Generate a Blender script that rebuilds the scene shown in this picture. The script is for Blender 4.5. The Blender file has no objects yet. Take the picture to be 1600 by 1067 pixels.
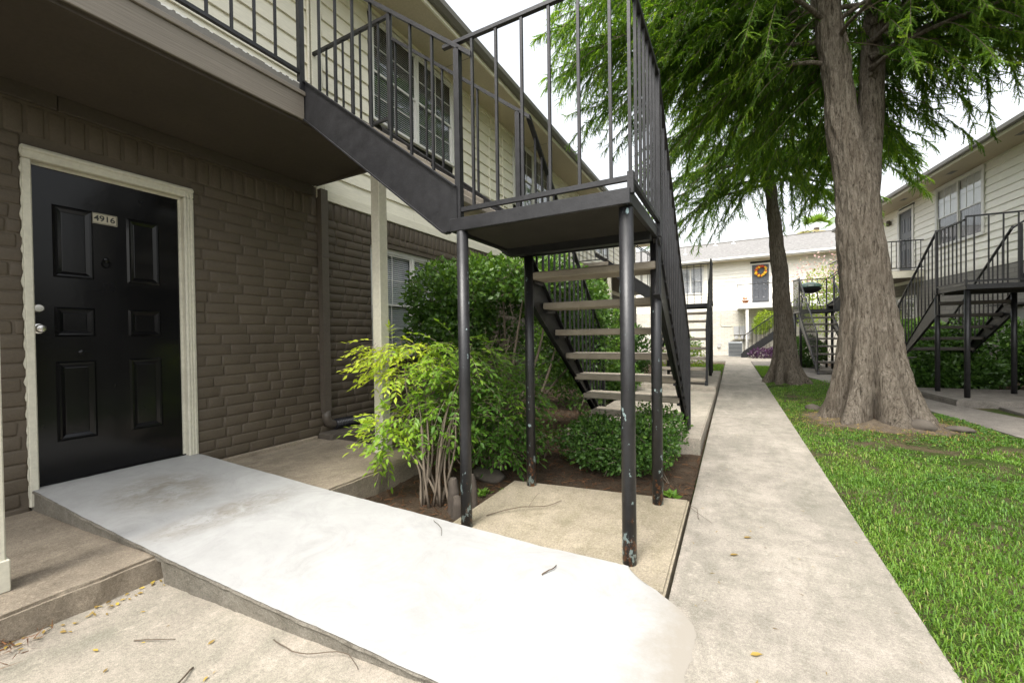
import bpy, bmesh, math, random
import numpy as np
from mathutils import Vector, Matrix
random.seed(7); rng = np.random.default_rng(7)
S = bpy.context.scene; COL = S.collection
R = math.radians

# ------------------------------------------------------------------ camera
H = 1.2; FPX = 643.4
_y, _p, _r = R(28.165), R(-.6565), R(-.7835)
_f = np.array([-math.sin(_y)*math.cos(_p), math.cos(_y)*math.cos(_p), math.sin(_p)])
_rt = np.array([math.cos(_y), math.sin(_y), 0.]); _up = np.cross(_rt, _f)
_r2 = math.cos(_r)*_rt + math.sin(_r)*_up; _u2 = -math.sin(_r)*_rt + math.cos(_r)*_up
CAMM = np.array([_r2, -_u2, _f])
cam = bpy.data.cameras.new('camera'); camo = bpy.data.objects.new('camera', cam); COL.objects.link(camo)
cam.sensor_width = 36; cam.lens = FPX/1600*36; cam.clip_start = .02; cam.clip_end = 600
camo.matrix_world = Matrix(((_r2[0], _u2[0], -_f[0], 0), (_r2[1], _u2[1], -_f[1], 0), (_r2[2], _u2[2], -_f[2], H), (0, 0, 0, 1)))
S.camera = camo
def proj(p):
    c = CAMM @ (np.array(p, float) - [0, 0, H])
    return (800 + FPX*c[0]/c[2], 533.5 + FPX*c[1]/c[2], c[2]) if c[2] > .05 else (-1e4, -1e4, -1)

# ------------------------------------------------------------------ light
SUN_EL, SUN_AZ = 60, 182      # azimuth clockwise from +y
W = bpy.data.worlds.new('World'); S.world = W; W.use_nodes = True
nt = W.node_tree; bg = nt.nodes['Background']
sky = nt.nodes.new('ShaderNodeTexSky'); sky.sky_type = 'NISHITA'; sky.sun_disc = False
sky.sun_elevation = R(SUN_EL); sky.sun_rotation = R(SUN_AZ); sky.air_density = 1.6; sky.dust_density = 6; sky.ozone_density = .6
hs = nt.nodes.new('ShaderNodeHueSaturation'); hs.inputs['Saturation'].default_value = .22
nt.links.new(sky.outputs[0], hs.inputs['Color']); nt.links.new(hs.outputs[0], bg.inputs[0])
bg.inputs[1].default_value = .15
sl = bpy.data.lights.new('sun', 'SUN'); sl.energy = .85; sl.angle = R(16); sl.color = (1, .95, .86)
so = bpy.data.objects.new('sun', sl); COL.objects.link(so)
_d = Vector((math.sin(R(SUN_AZ))*math.cos(R(SUN_EL)), math.cos(R(SUN_AZ))*math.cos(R(SUN_EL)), math.sin(R(SUN_EL))))
so.rotation_euler = _d.to_track_quat('Z', 'Y').to_euler(); so.location = (0, 0, 30)
vs = S.view_settings; vs.view_transform = 'Standard'; vs.look = 'None'; vs.gamma = 1; vs.exposure = 1.5; vs.use_curve_mapping = False
S.cycles.max_bounces = 8; S.cycles.transparent_max_bounces = 12

# ------------------------------------------------------------------ materials
class NB:
    def __init__(s, name):
        s.m = bpy.data.materials.new(name); s.m.use_nodes = True; s.t = s.m.node_tree
        s.b = s.t.nodes['Principled BSDF']; s.out = s.t.nodes['Material Output']
        s.pos = s.n('ShaderNodeNewGeometry').outputs['Position']
    def n(s, k, **kw):
        x = s.t.nodes.new(k)
        for a, v in kw.items(): setattr(x, a, v)
        return x
    def l(s, a, b): s.t.links.new(a, b)
    def vec(s, scale):
        x = s.n('ShaderNodeMapping'); x.inputs['Scale'].default_value = scale if hasattr(scale, '__len__') else (scale,)*3
        s.l(s.pos, x.inputs['Vector']); return x.outputs[0]
    def noise(s, scale, detail=4, rough=.6, dist=0, w=None):
        x = s.n('ShaderNodeTexNoise'); x.inputs['Scale'].default_value = 1; x.inputs['Detail'].default_value = detail
        x.inputs['Roughness'].default_value = rough; x.inputs['Distortion'].default_value = dist
        s.l(s.vec(scale), x.inputs['Vector']); return x.outputs['Fac']
    def ramp(s, fac, stops):
        x = s.n('ShaderNodeValToRGB'); e = x.color_ramp.elements
        while len(e) < len(stops): e.new(.5)
        for i, (p, c) in enumerate(stops):
            e[i].position = p; e[i].color = (*c, 1) if hasattr(c, '__len__') else (c, c, c, 1)
        s.l(fac, x.inputs[0]); return x.outputs[0]
    def mix(s, fac, a, b, mode='MIX'):
        x = s.n('ShaderNodeMix', data_type='RGBA', blend_type=mode)
        for v, i in ((fac, 0), (a, 6), (b, 7)):
            if hasattr(v, 'links') or hasattr(v, 'is_linked'): s.l(v, x.inputs[i])
            elif i == 0: x.inputs[0].default_value = v
            else: x.inputs[i].default_value = (*v, 1)
        return x.outputs[2]
    def math(s, op, a, b=0., clamp=False):
        x = s.n('ShaderNodeMath', operation=op); x.use_clamp = clamp
        for v, i in ((a, 0), (b, 1)):
            if hasattr(v, 'is_linked'): s.l(v, x.inputs[i])
            else: x.inputs[i].default_value = v
        return x.outputs[0]
    def bump(s, h, strength=.3, dist=.01):
        x = s.n('ShaderNodeBump'); x.inputs['Strength'].default_value = strength; x.inputs['Distance'].default_value = dist
        s.l(h, x.inputs['Height']); s.l(x.outputs[0], s.b.inputs['Normal'])
    def col(s, c):
        if hasattr(c, 'is_linked'): s.l(c, s.b.inputs['Base Color'])
        else: s.b.inputs['Base Color'].default_value = (*c, 1)
    def set(s, **kw):
        for k, v in kw.items(): s.b.inputs[k.replace('_', ' ')].default_value = v
        return s
def sc(c, k): return tuple(min(1, max(0, x*k)) for x in c)
def paint(name, c, rough=.5, var=.12, scale=3, fine=90, bump=.15, spec=.5, grain=None, dirt=None):
    b = NB(name); base = b.ramp(b.noise(scale, 6), [(.3, sc(c, 1-var)), (.7, sc(c, 1+var))])
    f = b.noise(grain or fine, 3)
    base = b.mix(.35, base, b.ramp(f, [(.35, sc(c, .8)), (.65, sc(c, 1.15))]))
    if dirt:
        base = b.mix(b.ramp(b.noise(1.7, 8, .75), [(.5, 0.), (.72, .8)]), base, dirt)
    b.col(base); b.set(Roughness=rough, Specular_IOR_Level=spec); b.bump(f, bump, .004); return b.m
def concrete(name, c, stain, st=.5, pits=.5, gravel=0.):
    b = NB(name)
    base = b.ramp(b.noise(1.1, 8, .7), [(.36, sc(c, .78)), (.62, sc(c, 1.15))])
    base = b.mix(b.ramp(b.noise((2.6, .9, 2.6), 10, .75, .7), [(.44, 0.), (.68, st)]), base, stain)
    base = b.mix(b.ramp(b.noise(7, 9, .78), [(.46, 0.), (.66, st*.75)]), base, sc(stain, .85))
    base = b.mix(b.ramp(b.noise(13, 9, .8, .4), [(.54, 0.), (.66, .55)]), base, sc(c, 1.3))
    sp = b.noise(75, 5, .8); sp2 = b.noise(240, 3, .7)
    base = b.mix(.42, base, b.mix(.999, base, b.ramp(sp, [(.34, .42), (.5, .98), (.68, 1.5)]), 'MULTIPLY'))
    base = b.mix(.48, base, b.mix(.999, base, b.ramp(sp2, [(.34, .45), (.5, 1.), (.66, 1.5)]), 'MULTIPLY'))
    v = b.n('ShaderNodeTexVoronoi'); v.inputs['Scale'].default_value = 1; b.l(b.vec(26), v.inputs['Vector'])
    pit = b.ramp(v.outputs['Distance'], [(.04, 1.), (.13, 0.)])
    pm = b.math('MULTIPLY', pit, b.ramp(b.noise(7, 3), [(.55, 0.), (.7, pits)]))
    base = b.mix(pm, base, sc(stain, .35))
    b.col(base); b.set(Roughness=.9, Specular_IOR_Level=.25)
    h = b.math('ADD', b.math('MULTIPLY', sp, 1.), b.math('MULTIPLY', b.noise(22, 5), 1.2)); h = b.math('SUBTRACT', h, pm)
    b.bump(h, .35+gravel, .006); return b.m
M = {}
M['brick'] = paint('painted_brick', (.090, .071, .050), .6, .18, 2.2, 60, .5, .4, dirt=None)
M['brick_gray'] = M['brick']
M['mortar'] = paint('painted_mortar', (.084, .066, .046), .7, .15, 4, 45, .6)
M['siding'] = paint('cream_siding', (.78, .74, .61), .55, .05, 1.3, (8, 8, 90), .12)
M['siding_white'] = paint('pale_siding', (.80, .775, .69), .5, .05, 1.3, (8, 8, 90), .12)
M['trim'] = paint('cream_trim', (.58, .555, .455), .45, .08, 4, 40, .15, dirt=(.42, .39, .32))
M['white'] = paint('white_paint', (.66, .65, .61), .5, .05, 3, 60, .1)
M['fascia'] = paint('taupe_wood', (.185, .16, .128), .6, .12, 2, (30, 2.2, 90), .8)
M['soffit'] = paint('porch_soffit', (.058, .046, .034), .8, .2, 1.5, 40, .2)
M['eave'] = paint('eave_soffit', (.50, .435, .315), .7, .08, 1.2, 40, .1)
M['gutter'] = paint('gutter_paint', (.15, .14, .122), .5, .1, 3, 50, .1)
M['downspout'] = paint('downspout_paint', (.10, .083, .066), .5, .12, 5, 40, .15)
M['tan'] = paint('tan_concrete_tread', (.31, .272, .218), .85, .18, 4, 160, .6, .3, dirt=(.19, .165, .13))
M['darktread'] = paint('dark_tread', (.09, .082, .072), .8, .2, 4, 160, .6, .3)
M['slabwhite'] = None
M['concrete'] = concrete('old_concrete', (.335, .297, .245), (.18, .175, .135), .65, .8)
M['walk'] = concrete('sidewalk_concrete', (.30, .27, .23), (.145, .14, .11), .7, .6)
M['pad'] = concrete('tan_pad_concrete', (.30, .258, .193), (.185, .165, .105), .7, .7)
M['porch'] = concrete('porch_concrete', (.285, .24, .182), (.16, .13, .097), .7, .9, .2)
M['path'] = concrete('grey_path', (.17, .155, .137), (.09, .083, .072), .7, .4)
M['rampside'] = concrete('grey_mortar_side', (.19, .175, .145), (.105, .092, .07), .7, .9, .6)
def black_metal():
    b = NB('black_metal'); n = b.noise(14, 6, .7)
    c = b.ramp(n, [(.3, (.010, .010, .011)), (.7, (.024, .024, .026))])
    c = b.mix(b.ramp(b.noise(55, 4, .8), [(.70, 0.), (.74, .75)]), c, (.22, .25, .25))
    c = b.mix(b.ramp(b.noise(23, 5, .7), [(.71, 0.), (.76, .8)]), c, (.14, .06, .03))
    b.col(c); b.set(Roughness=.4, Specular_IOR_Level=.4); b.bump(b.noise(70, 3), .2, .004); return b.m
M['metal'] = black_metal()
def post_paint():
    b = NB('chipped_post_paint'); sx = b.n('ShaderNodeSeparateXYZ'); b.l(b.pos, sx.inputs[0]); z = sx.outputs[2]
    low = b.n('ShaderNodeMapRange'); low.inputs[1].default_value = .05; low.inputs[2].default_value = .42; low.inputs[3].default_value = 1; low.inputs[4].default_value = 0; b.l(z, low.inputs[0])
    c = b.ramp(b.noise(14, 6, .7), [(.3, (.010, .010, .011)), (.7, (.022, .022, .024))])
    chip = b.math('ADD', b.noise((24, 24, 13), 5, .65), b.math('MULTIPLY', low.outputs[0], .1))
    cm = b.ramp(chip, [(.652, 0.), (.660, 1.)])
    c = b.mix(cm, c, (.28, .37, .37))
    rust = b.math('ADD', b.noise((30, 30, 20), 7, .75), b.math('MULTIPLY', low.outputs[0], .13))
    rm = b.ramp(rust, [(.66, 0.), (.70, 1.)])
    c = b.mix(rm, c, b.ramp(b.noise(60, 4), [(.35, (.07, .03, .015)), (.65, (.24, .10, .04))]))
    b.col(c); b.set(Roughness=.42); hh = b.math('SUBTRACT', b.noise(70, 3), b.math('MULTIPLY', cm, .6)); b.bump(hh, .3, .004); return b.m
M['post'] = post_paint()
def ramp_mat():
    b = NB('fresh_white_concrete')
    c = b.ramp(b.noise(1.6, 8, .7), [(.33, (.315, .314, .305)), (.66, (.405, .403, .394))])
    sx = b.n('ShaderNodeSeparateXYZ'); b.l(b.pos, sx.inputs[0])
    def blob(cx, cy, rx, ry):
        dx = b.math('POWER', b.math('DIVIDE', b.math('SUBTRACT', sx.outputs[0], cx), rx), 2.)
        dy = b.math('POWER', b.math('DIVIDE', b.math('SUBTRACT', sx.outputs[1], cy), ry), 2.)
        return b.math('SUBTRACT', 1., b.math('ADD', dx, dy), True)
    st = b.math('ADD', blob(-3.35, 1.32, .4, .34), b.math('MULTIPLY', blob(-2.72, 1.42, .17, .55), .9))
    n = b.noise((11, 7, 8), 9, .75, .5)
    m = b.math('MULTIPLY', st, b.ramp(n, [(.36, 0.), (.62, .95)]))
    c = b.mix(m, c, (.185, .162, .122))
    c = b.mix(b.math('MULTIPLY', st, b.ramp(b.noise((60, 40, 30), 3), [(.62, 0.), (.68, .6)])), c, (.12, .1, .08))
    c = b.mix(b.ramp(b.noise(3.2, 9, .8, .8), [(.46, 0.), (.66, .6)]), c, (.265, .263, .252))
    c = b.mix(b.ramp(b.noise((90, 90, 90), 2), [(.73, 0.), (.76, .5)]), c, (.3, .28, .25))
    tip = b.n('ShaderNodeMapRange'); tip.inputs[1].default_value = -.52; tip.inputs[2].default_value = -.17; b.l(sx.outputs[0], tip.inputs[0])
    c = b.mix(b.ramp(b.math('ADD', tip.outputs[0], b.math('MULTIPLY', b.math('SUBTRACT', b.noise(6, 9, .8), .5), 1.1)), [(.38, 0.), (.95, 1.)]), c, (.262, .24, .206))
    b.col(c); b.set(Roughness=.8, Specular_IOR_Level=.3); b.bump(b.math('ADD', b.noise(9, 7, .7), b.math('MULTIPLY', b.noise(150, 2), .25)), .22, .008); return b.m
M['ramp'] = ramp_mat()
def soil_mat():
    b = NB('mulch_soil'); c = b.ramp(b.noise(6, 8, .75), [(.3, (.035, .025, .017)), (.6, (.085, .062, .042)), (.78, (.17, .135, .095))])
    c = b.mix(b.ramp(b.noise(80, 5, .8), [(.45, 0.), (.7, .7)]), c, (.16, .12, .085))
    b.col(c); b.set(Roughness=.95, Specular_IOR_Level=.1); b.bump(b.math('ADD', b.noise(40, 6, .8), b.noise(8, 4)), 1., .03); return b.m
M['soil'] = soil_mat()
def lawn_mat():
    b = NB('lawn_ground'); g = b.ramp(b.noise(30, 6, .7), [(.3, (.022, .034, .008)), (.7, (.055, .085, .018))])
    c = b.mix(b.ramp(b.noise(2.2, 8, .8), [(.46, 0.), (.58, .95)]), g, (.095, .07, .046))
    sx = b.n('ShaderNodeSeparateXYZ'); b.l(b.pos, sx.inputs[0])
    dx = b.math('POWER', b.math('SUBTRACT', sx.outputs[0], 1.65), 2.); dy = b.math('POWER', b.math('SUBTRACT', sx.outputs[1], 7.0), 2.)
    dd = b.math('ADD', b.math('ADD', dx, dy), b.math('MULTIPLY', b.noise(3, 6, .7), .9))
    c = b.mix(b.ramp(dd, [(.95, 1.), (1., 0.)]), c, b.ramp(b.noise(25, 7, .8), [(.35, (.07, .052, .035)), (.65, (.17, .14, .105))]))
    b.col(c); b.set(Roughness=.95, Specular_IOR_Level=.1); b.bump(b.noise(35, 5, .8), .9, .03); return b.m
M['lawn'] = lawn_mat()
def bark_mat():
    b = NB('cypress_bark')
    f = b.noise((42, 42, 7), 7, .72, .6); g = b.noise((9, 9, 2.2), 6, .6)
    f = b.math('ADD', b.math('MULTIPLY', f, .7), b.math('MULTIPLY', b.noise((95, 95, 30), 4, .7), .3))
    c = b.ramp(f, [(.38, (.028, .023, .017)), (.46, (.14, .118, .092)), (.6, (.285, .25, .204))])
    c = b.mix(b.ramp(g, [(.4, 0.), (.75, .65)]), c, (.10, .078, .056))
    c = b.mix(b.ramp(b.noise((7, 7, 1.8), 4, .6), [(.69, 0.), (.75, .45)]), c, (.17, .075, .035))
    b.col(c); b.set(Roughness=.9, Specular_IOR_Level=.15); b.bump(b.math('ADD', f, b.math('MULTIPLY', g, .4)), 1., .085); return b.m
M['bark'] = bark_mat()
M['twig'] = paint('dry_twig', (.10, .075, .052), .9, .25, 8, 80, .5)
M['stem'] = paint('shrub_stem', (.15, .12, .088), .85, .25, 8, (90, 90, 20), .5)
M['knee'] = paint('cypress_knee', (.055, .044, .034), .9, .3, 14, (70, 70, 14), .9)
M['rock'] = paint('rock', (.075, .063, .05), .9, .25, 9, 60, .7)
M['landing'] = paint('dark_landing_concrete', (.032, .028, .023), .85, .3, 4, 60, .4, .3)
M['door'] = paint('black_door_paint', (.0055, .0055, .006), .13, .3, 5, 22, .06, .24)
M['doorgrey'] = paint('dark_grey_door_paint', (.075, .08, .09), .4, .1, 5, 35, .1)
M['plate'] = paint('number_plate_brass', (.44, .40, .30), .45, .08, 9, 90, .05)
M['ink'] = paint('number_ink', (.012, .012, .012), .5, .1)
M['rubber'] = paint('black_corrugated', (.014, .014, .017), .4, .2, 6, 50, .1)
M['block'] = paint('brown_block', (.095, .08, .063), .85, .2, 5, 80, .7)
M['acgrey'] = paint('ac_grey', (.26, .28, .29), .5, .08, 4, 40, .1)
M['meter'] = paint('meter_grey', (.42, .42, .42), .45, .08, 4, 40, .1)
M['terracotta'] = paint('terracotta', (.42, .17, .07), .8, .1, 6, 60, .2)
M['grillgreen'] = paint('grill_green', (.04, .075, .06), .35, .1, 5, 40, .1)
M['yellowflower'] = paint('yellow_petal', (.75, .42, .02), .7, .2, 30, 60, .2)
M['redflower'] = paint('red_petal', (.45, .05, .02), .7, .2, 30, 60, .2)
M['blinds'] = paint('blind_slats', (.62, .62, .62), .5, .05, 3, 40, .05)
M['inside'] = paint('dark_interior', (.05, .05, .05), .9, .2)
M['curtain'] = paint('dark_curtain', (.10, .10, .105), .85, .25, 6, (60, 60, 2), .3)
def chrome():
    b = NB('satin_nickel'); b.col((.55, .53, .5)); b.set(Metallic=1., Roughness=.28); return b.m
M['nickel'] = chrome()
def glass():
    b = NB('window_glass'); t = b.n('ShaderNodeBsdfTransparent'); t.inputs[0].default_value = (.95, .96, .97, 1); g = b.n('ShaderNodeBsdfGlossy'); g.inputs['Roughness'].default_value = .03
    fr = b.n('ShaderNodeLayerWeight'); fr.inputs[0].default_value = .5; ms = b.n('ShaderNodeMixShader')
    b.l(b.math('ADD', b.math('MULTIPLY', b.math('POWER', fr.outputs['Facing'], 4.), .8), .05, True), ms.inputs[0]); b.l(t.outputs[0], ms.inputs[1]); b.l(g.outputs[0], ms.inputs[2]); b.l(ms.outputs[0], b.out.inputs[0]); return b.m
M['glass'] = glass()
def shingles():
    b = NB('grey_shingles'); c = b.ramp(b.noise((7, 7, 7), 5, .8), [(.35, (.12, .115, .11)), (.65, (.25, .243, .232))]); b.col(c); b.set(Roughness=.95); b.bump(b.noise(40, 4), .5, .02); return b.m
M['shingle'] = shingles()
def farbrick(name, c):
    b = NB(name); x = b.n('ShaderNodeSeparateXYZ'); b.l(b.pos, x.inputs[0]); cb = b.n('ShaderNodeCombineXYZ')
    b.l(b.math('ADD', x.outputs[0], x.outputs[1]), cb.inputs[0]); b.l(x.outputs[2], cb.inputs[1])
    t = b.n('ShaderNodeTexBrick'); t.inputs['Scale'].default_value = 1; t.inputs['Brick Width'].default_value = .28; t.inputs['Row Height'].default_value = .105; t.inputs['Mortar Size'].default_value = .008
    t.inputs['Color1'].default_value = (*sc(c, .9), 1); t.inputs['Color2'].default_value = (*sc(c, 1.1), 1); t.inputs['Mortar'].default_value = (*sc(c, .7), 1)
    b.l(cb.outputs[0], t.inputs['Vector']); b.col(t.outputs['Color']); b.set(Roughness=.8); b.bump(b.math('ADD', b.math('MULTIPLY', t.outputs['Fac'], -1.), b.noise(50, 3)), .6, .01); return b.m
M['farbrick'] = farbrick('taupe_far_brick', (.10, .085, .068)); M['whitebrick'] = farbrick('white_far_brick', (.56, .53, .46)); M['greybrick'] = farbrick('grey_far_brick', (.21, .20, .18))
def leaf(name, stops, trans=.35, rough=.45, spec=.4):
    b = NB(name); a = b.n('ShaderNodeAttribute', attribute_name='var')
    c = b.ramp(a.outputs['Fac'], stops); b.col(c); b.set(Roughness=rough, Specular_IOR_Level=spec)
    t = b.n('ShaderNodeBsdfTranslucent'); b.l(b.mix(1., c, (1.5, 1.6, .7), 'MULTIPLY'), t.inputs[0]); ms = b.n('ShaderNodeMixShader'); ms.inputs[0].default_value = trans
    b.l(b.b.outputs[0], ms.inputs[1]); b.l(t.outputs[0], ms.inputs[2]); b.l(ms.outputs[0], b.out.inputs[0]); return b.m
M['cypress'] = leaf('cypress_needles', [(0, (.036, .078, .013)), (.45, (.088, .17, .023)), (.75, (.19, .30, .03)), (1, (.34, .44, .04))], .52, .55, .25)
M['grass'] = leaf('grass_blades', [(0, (.04, .10, .017)), (.45, (.09, .19, .023)), (.8, (.165, .275, .034)), (1, (.27, .26, .09))], .35, .5, .3)
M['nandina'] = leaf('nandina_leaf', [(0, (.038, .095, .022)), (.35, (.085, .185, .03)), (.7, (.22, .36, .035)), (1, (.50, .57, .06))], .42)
M['darkleaf'] = leaf('dark_green_leaf', [(0, (.028, .065, .014)), (.5, (.06, .13, .02)), (1, (.17, .29, .035))], .3, .4)
M['boxleaf'] = leaf('box_leaf', [(0, (.035, .085, .02)), (.5, (.075, .16, .03)), (1, (.17, .29, .045))], .3, .4)
M['limeleaf'] = leaf('lime_leaf', [(0, (.16, .26, .02)), (1, (.42, .5, .05))], .4)
M['purpleleaf'] = leaf('purple_leaf', [(0, (.035, .012, .045)), (1, (.13, .05, .13))], .2)
M['dryleaf'] = leaf('dry_leaf', [(0, (.07, .04, .02)), (.5, (.28, .19, .05)), (1, (.45, .33, .05))], .1, .7)
M['needle_litter'] = leaf('rust_needles', [(0, (.05, .022, .01)), (1, (.16, .07, .025))], .1, .8)
M['pinkflower'] = leaf('pink_blossom', [(0, (.55, .28, .36)), (1, (.8, .62, .62))], .3)
M['palmleaf'] = leaf('palm_leaf', [(0, (.10, .18, .03)), (.7, (.22, .33, .06)), (1, (.5, .4, .22))], .35)

# ------------------------------------------------------------------ object helpers
WORLD = {}
def link(o, parent, at):
    COL.objects.link(o)
    if parent is not None:
        o.parent = parent; o.location = Vector(at) - WORLD[parent.name]
    else: o.location = at
    WORLD[o.name] = Vector(at)
    return o
def tag(o, label=None, cat=None, group=None, kind=None):
    for k, v in (('label', label), ('category', cat), ('group', group), ('kind', kind)):
        if v: o[k] = v
    return o
def thing(name, loc, label, cat, group=None):
    o = bpy.data.objects.new(name, None); o.empty_display_size = .2; link(o, None, Vector(loc)); return tag(o, label, cat, group)
def obj(name, bm, mat, parent=None, at=None, smooth=False, **kw):
    me = bpy.data.meshes.new(name); bmesh.ops.recalc_face_normals(bm, faces=bm.faces[:]) if kw.pop('recalc', True) else None
    vs_ = [v.co for v in bm.verts]
    if at is None:
        lo = Vector([min(v[i] for v in vs_) for i in range(3)]); hi = Vector([max(v[i] for v in vs_) for i in range(3)]); at = (lo+hi)/2
        if parent is None: at = Vector((at.x, at.y, lo.z))
    at = Vector(at)
    for v in bm.verts: v.co -= at
    if smooth:
        for f in bm.faces: f.smooth = True
    bm.to_mesh(me); bm.free()
    for m in (mat if isinstance(mat, (list, tuple)) else [mat]): me.materials.append(m)
    o = bpy.data.objects.new(name, me); link(o, parent, at); return tag(o, **kw)
def fast(name, V, F, mat, parent=None, var=None, at=(0, 0, 0), **kw):
    at = np.array(at, float); V = np.asarray(V, np.float32)-at.astype(np.float32); F = np.asarray(F, np.int32)
    me = bpy.data.meshes.new(name); k = F.shape[1]
    me.vertices.add(len(V)); me.vertices.foreach_set('co', V.ravel())
    me.loops.add(F.size); me.loops.foreach_set('vertex_index', F.ravel())
    me.polygons.add(len(F)); me.polygons.foreach_set('loop_start', np.arange(0, F.size, k, dtype=np.int32)); me.polygons.foreach_set('loop_total', np.full(len(F), k, np.int32))
    if var is not None:
        a = me.attributes.new('var', 'FLOAT', 'POINT'); a.data.foreach_set('value', np.asarray(var, np.float32))
    me.update(calc_edges=True); me.materials.append(mat)
    o = bpy.data.objects.new(name, me); link(o, parent, Vector(at)); return tag(o, **kw)
ID = lambda x, y, z: Vector((x, y, z))
def frame2(ox, oy, deg, mx=1, my=1):
    c, s = math.cos(R(deg)), math.sin(R(deg))
    return lambda x, y, z: Vector((ox + c*mx*x - s*my*y, oy + s*mx*x + c*my*y, z))
def box(bm, x0, x1, y0, y1, z0, z1, F=ID):
    v = [bm.verts.new(F(x, y, z)) for z in (z0, z1) for y in (y0, y1) for x in (x0, x1)]
    for q in ((0, 2, 3, 1), (4, 5, 7, 6), (0, 1, 5, 4), (2, 6, 7, 3), (0, 4, 6, 2), (1, 3, 7, 5)): bm.faces.new([v[i] for i in q])
    return bm
def B(*a, F=ID, bev=0, seg=1):
    bm = bmesh.new(); box(bm, *a, F=F)
    if bev: bmesh.ops.bevel(bm, geom=bm.edges[:], offset=bev, segments=seg, affect='EDGES', profile=.6)
    return bm
def prism(bm, pts, a0, a1, axis, F=ID):
    def mk(p, a): return F(a, p[0], p[1]) if axis == 'x' else (F(p[0], a, p[1]) if axis == 'y' else F(p[0], p[1], a))
    v0 = [bm.verts.new(mk(p, a0)) for p in pts]; v1 = [bm.verts.new(mk(p, a1)) for p in pts]; n = len(pts)
    bm.faces.new(v0); bm.faces.new(v1[::-1])
    for i in range(n): bm.faces.new([v0[i], v0[(i+1) % n], v1[(i+1) % n], v1[i]])
    return bm
def tube(bm, pts, rad, n=8, cap=True):
    pts = [Vector(p) for p in pts]; rad = rad if hasattr(rad, '__len__') else [rad]*len(pts); rings = []
    d0 = (pts[1]-pts[0]).normalized(); a = d0.orthogonal().normalized()
    for i, p in enumerate(pts):
        d = (pts[min(i+1, len(pts)-1)]-pts[max(i-1, 0)]).normalized(); a = (a - d*a.dot(d)).normalized(); b = d.cross(a)
        rings.append([bm.verts.new(p + (a*math.cos(2*math.pi*k/n)+b*math.sin(2*math.pi*k/n))*rad[i]) for k in range(n)])
    for r0, r1 in zip(rings, rings[1:]):
        for k in range(n): bm.faces.new([r0[k], r0[(k+1) % n], r1[(k+1) % n], r1[k]])
    if cap: bm.faces.new(rings[0][::-1]); bm.faces.new(rings[-1])
    return bm
def T(pts, rad, n=8): return tube(bmesh.new(), pts, rad, n)
def ball(bm, c, r, sx=1, sy=1, sz=1, sub=2, jit=0):
    g = bmesh.ops.create_icosphere(bm, subdivisions=sub, radius=1)
    for v in g['verts']:
        k = 1 + jit*(random.random()-.5)
        v.co = Vector((c[0]+v.co.x*r*sx*k, c[1]+v.co.y*r*sy*k, c[2]+v.co.z*r*sz*k))
    return bm
def slab(name, pts, z0, z1, mat, bev=.012, **kw):
    bm = bmesh.new(); prism(bm, pts, z0, z1, 'z')
    if bev: bmesh.ops.bevel(bm, geom=[e for e in bm.edges if all(abs(v.co.z-z1) < 1e-5 for v in e.verts)], offset=bev, segments=2, affect='EDGES')
    return obj(name, bm, mat, kind='structure', **kw)
def rect(x0, x1, y0, y1): return [(x0, y0), (x1, y0), (x1, y1), (x0, y1)]
def vnoise(p, s=1.): 
    from mathutils import noise
    return noise.noise(Vector(p)*s)

# ------------------------------------------------------------------ ground
slab('ground', rect(-150, 150, -60, 240), -.4, -.09, M['lawn'], 0)
def sheet(name, x0, x1, y0, y1, step, zf, mat, **kw):
    nx = int((x1-x0)/step)+1; ny = int((y1-y0)/step)+1
    xs = np.linspace(x0, x1, nx); ys = np.linspace(y0, y1, ny)
    V = [(x, y, zf(x, y)) for y in ys for x in xs]
    F = [(j*nx+i, j*nx+i+1, (j+1)*nx+i+1, (j+1)*nx+i) for j in range(ny-1) for i in range(nx-1)]
    o = fast(name, V, F, mat, None, at=((x0+x1)/2, (y0+y1)/2, 0), **kw)
    for p in o.data.polygons: p.use_smooth = True
    return o
sheet('soil_bed', -4, -.285, 1.3, 20, .06, lambda x, y: -.055+.02*vnoise((x, y, 0), 3)+.015*vnoise((x, y, 3), 11), M['soil'], kind='structure')
MOUNDS = [(1.35, 5.6, .16, .045), (2.0, 5.2, .22, .05), (1.1, 5.75, .1, .03), (2.25, 4.2, .25, .035), (1.85, 3.7, .2, .03), (2.75, 4.35, .18, .04), (2.45, 5.9, .24, .05), (2.55, 3.35, .15, .03), (1.05, 8.6, .12, .03)]
def lawnz(x, y):
    z = -.012+.018*vnoise((x, y, 0), 1.4)+.006*vnoise((x, y, 5), 9) + .16*math.exp(-((x-1.62)**2+(y-7.05)**2)/.55)*.6
    for mx, my, r, h in MOUNDS: z += h*math.exp(-((x-mx)**2+(y-my)**2)/(r*r)*1.6)
    e = min(1, max(0, (x-.70)/.12)); return z*e + (-.03)*(1-e)
sheet('lawn_strip', .695, 3.6, -1.5, 13.4, .05, lawnz, M['lawn'], kind='structure')
slab('sidewalk', rect(-.265, .69, -3, 20.5), -.12, 0., M['walk'], .01)
slab('landing_pad_concrete', [(-1.62, 2.0), (-.283, 1.99), (-.283, 3.22), (-1.62, 3.03)], -.16, .002, M['pad'], .012)
slab('front_concrete', rect(-2.62, -.283, -3, 1.975), -.12, 0., M['concrete'], .008)
slab('stair_foot_slab', [(-1.75, 4.62), (-.30, 4.66), (-.285, 8.7), (-1.75, 8.7)], -.15, .11, M['concrete'], .012)
slab('second_stair_slab', rect(-1.75, -.285, 8.72, 12.6), -.15, .19, M['concrete'], .012)
slab('courtyard_concrete', rect(-4, 6, 20.5, 26), -.12, -.004, M['walk'], 0)
slab('grass_verge', rect(-1.7, -.275, 12.65, 18.2), -.15, -.01, M['lawn'], .01)
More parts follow.
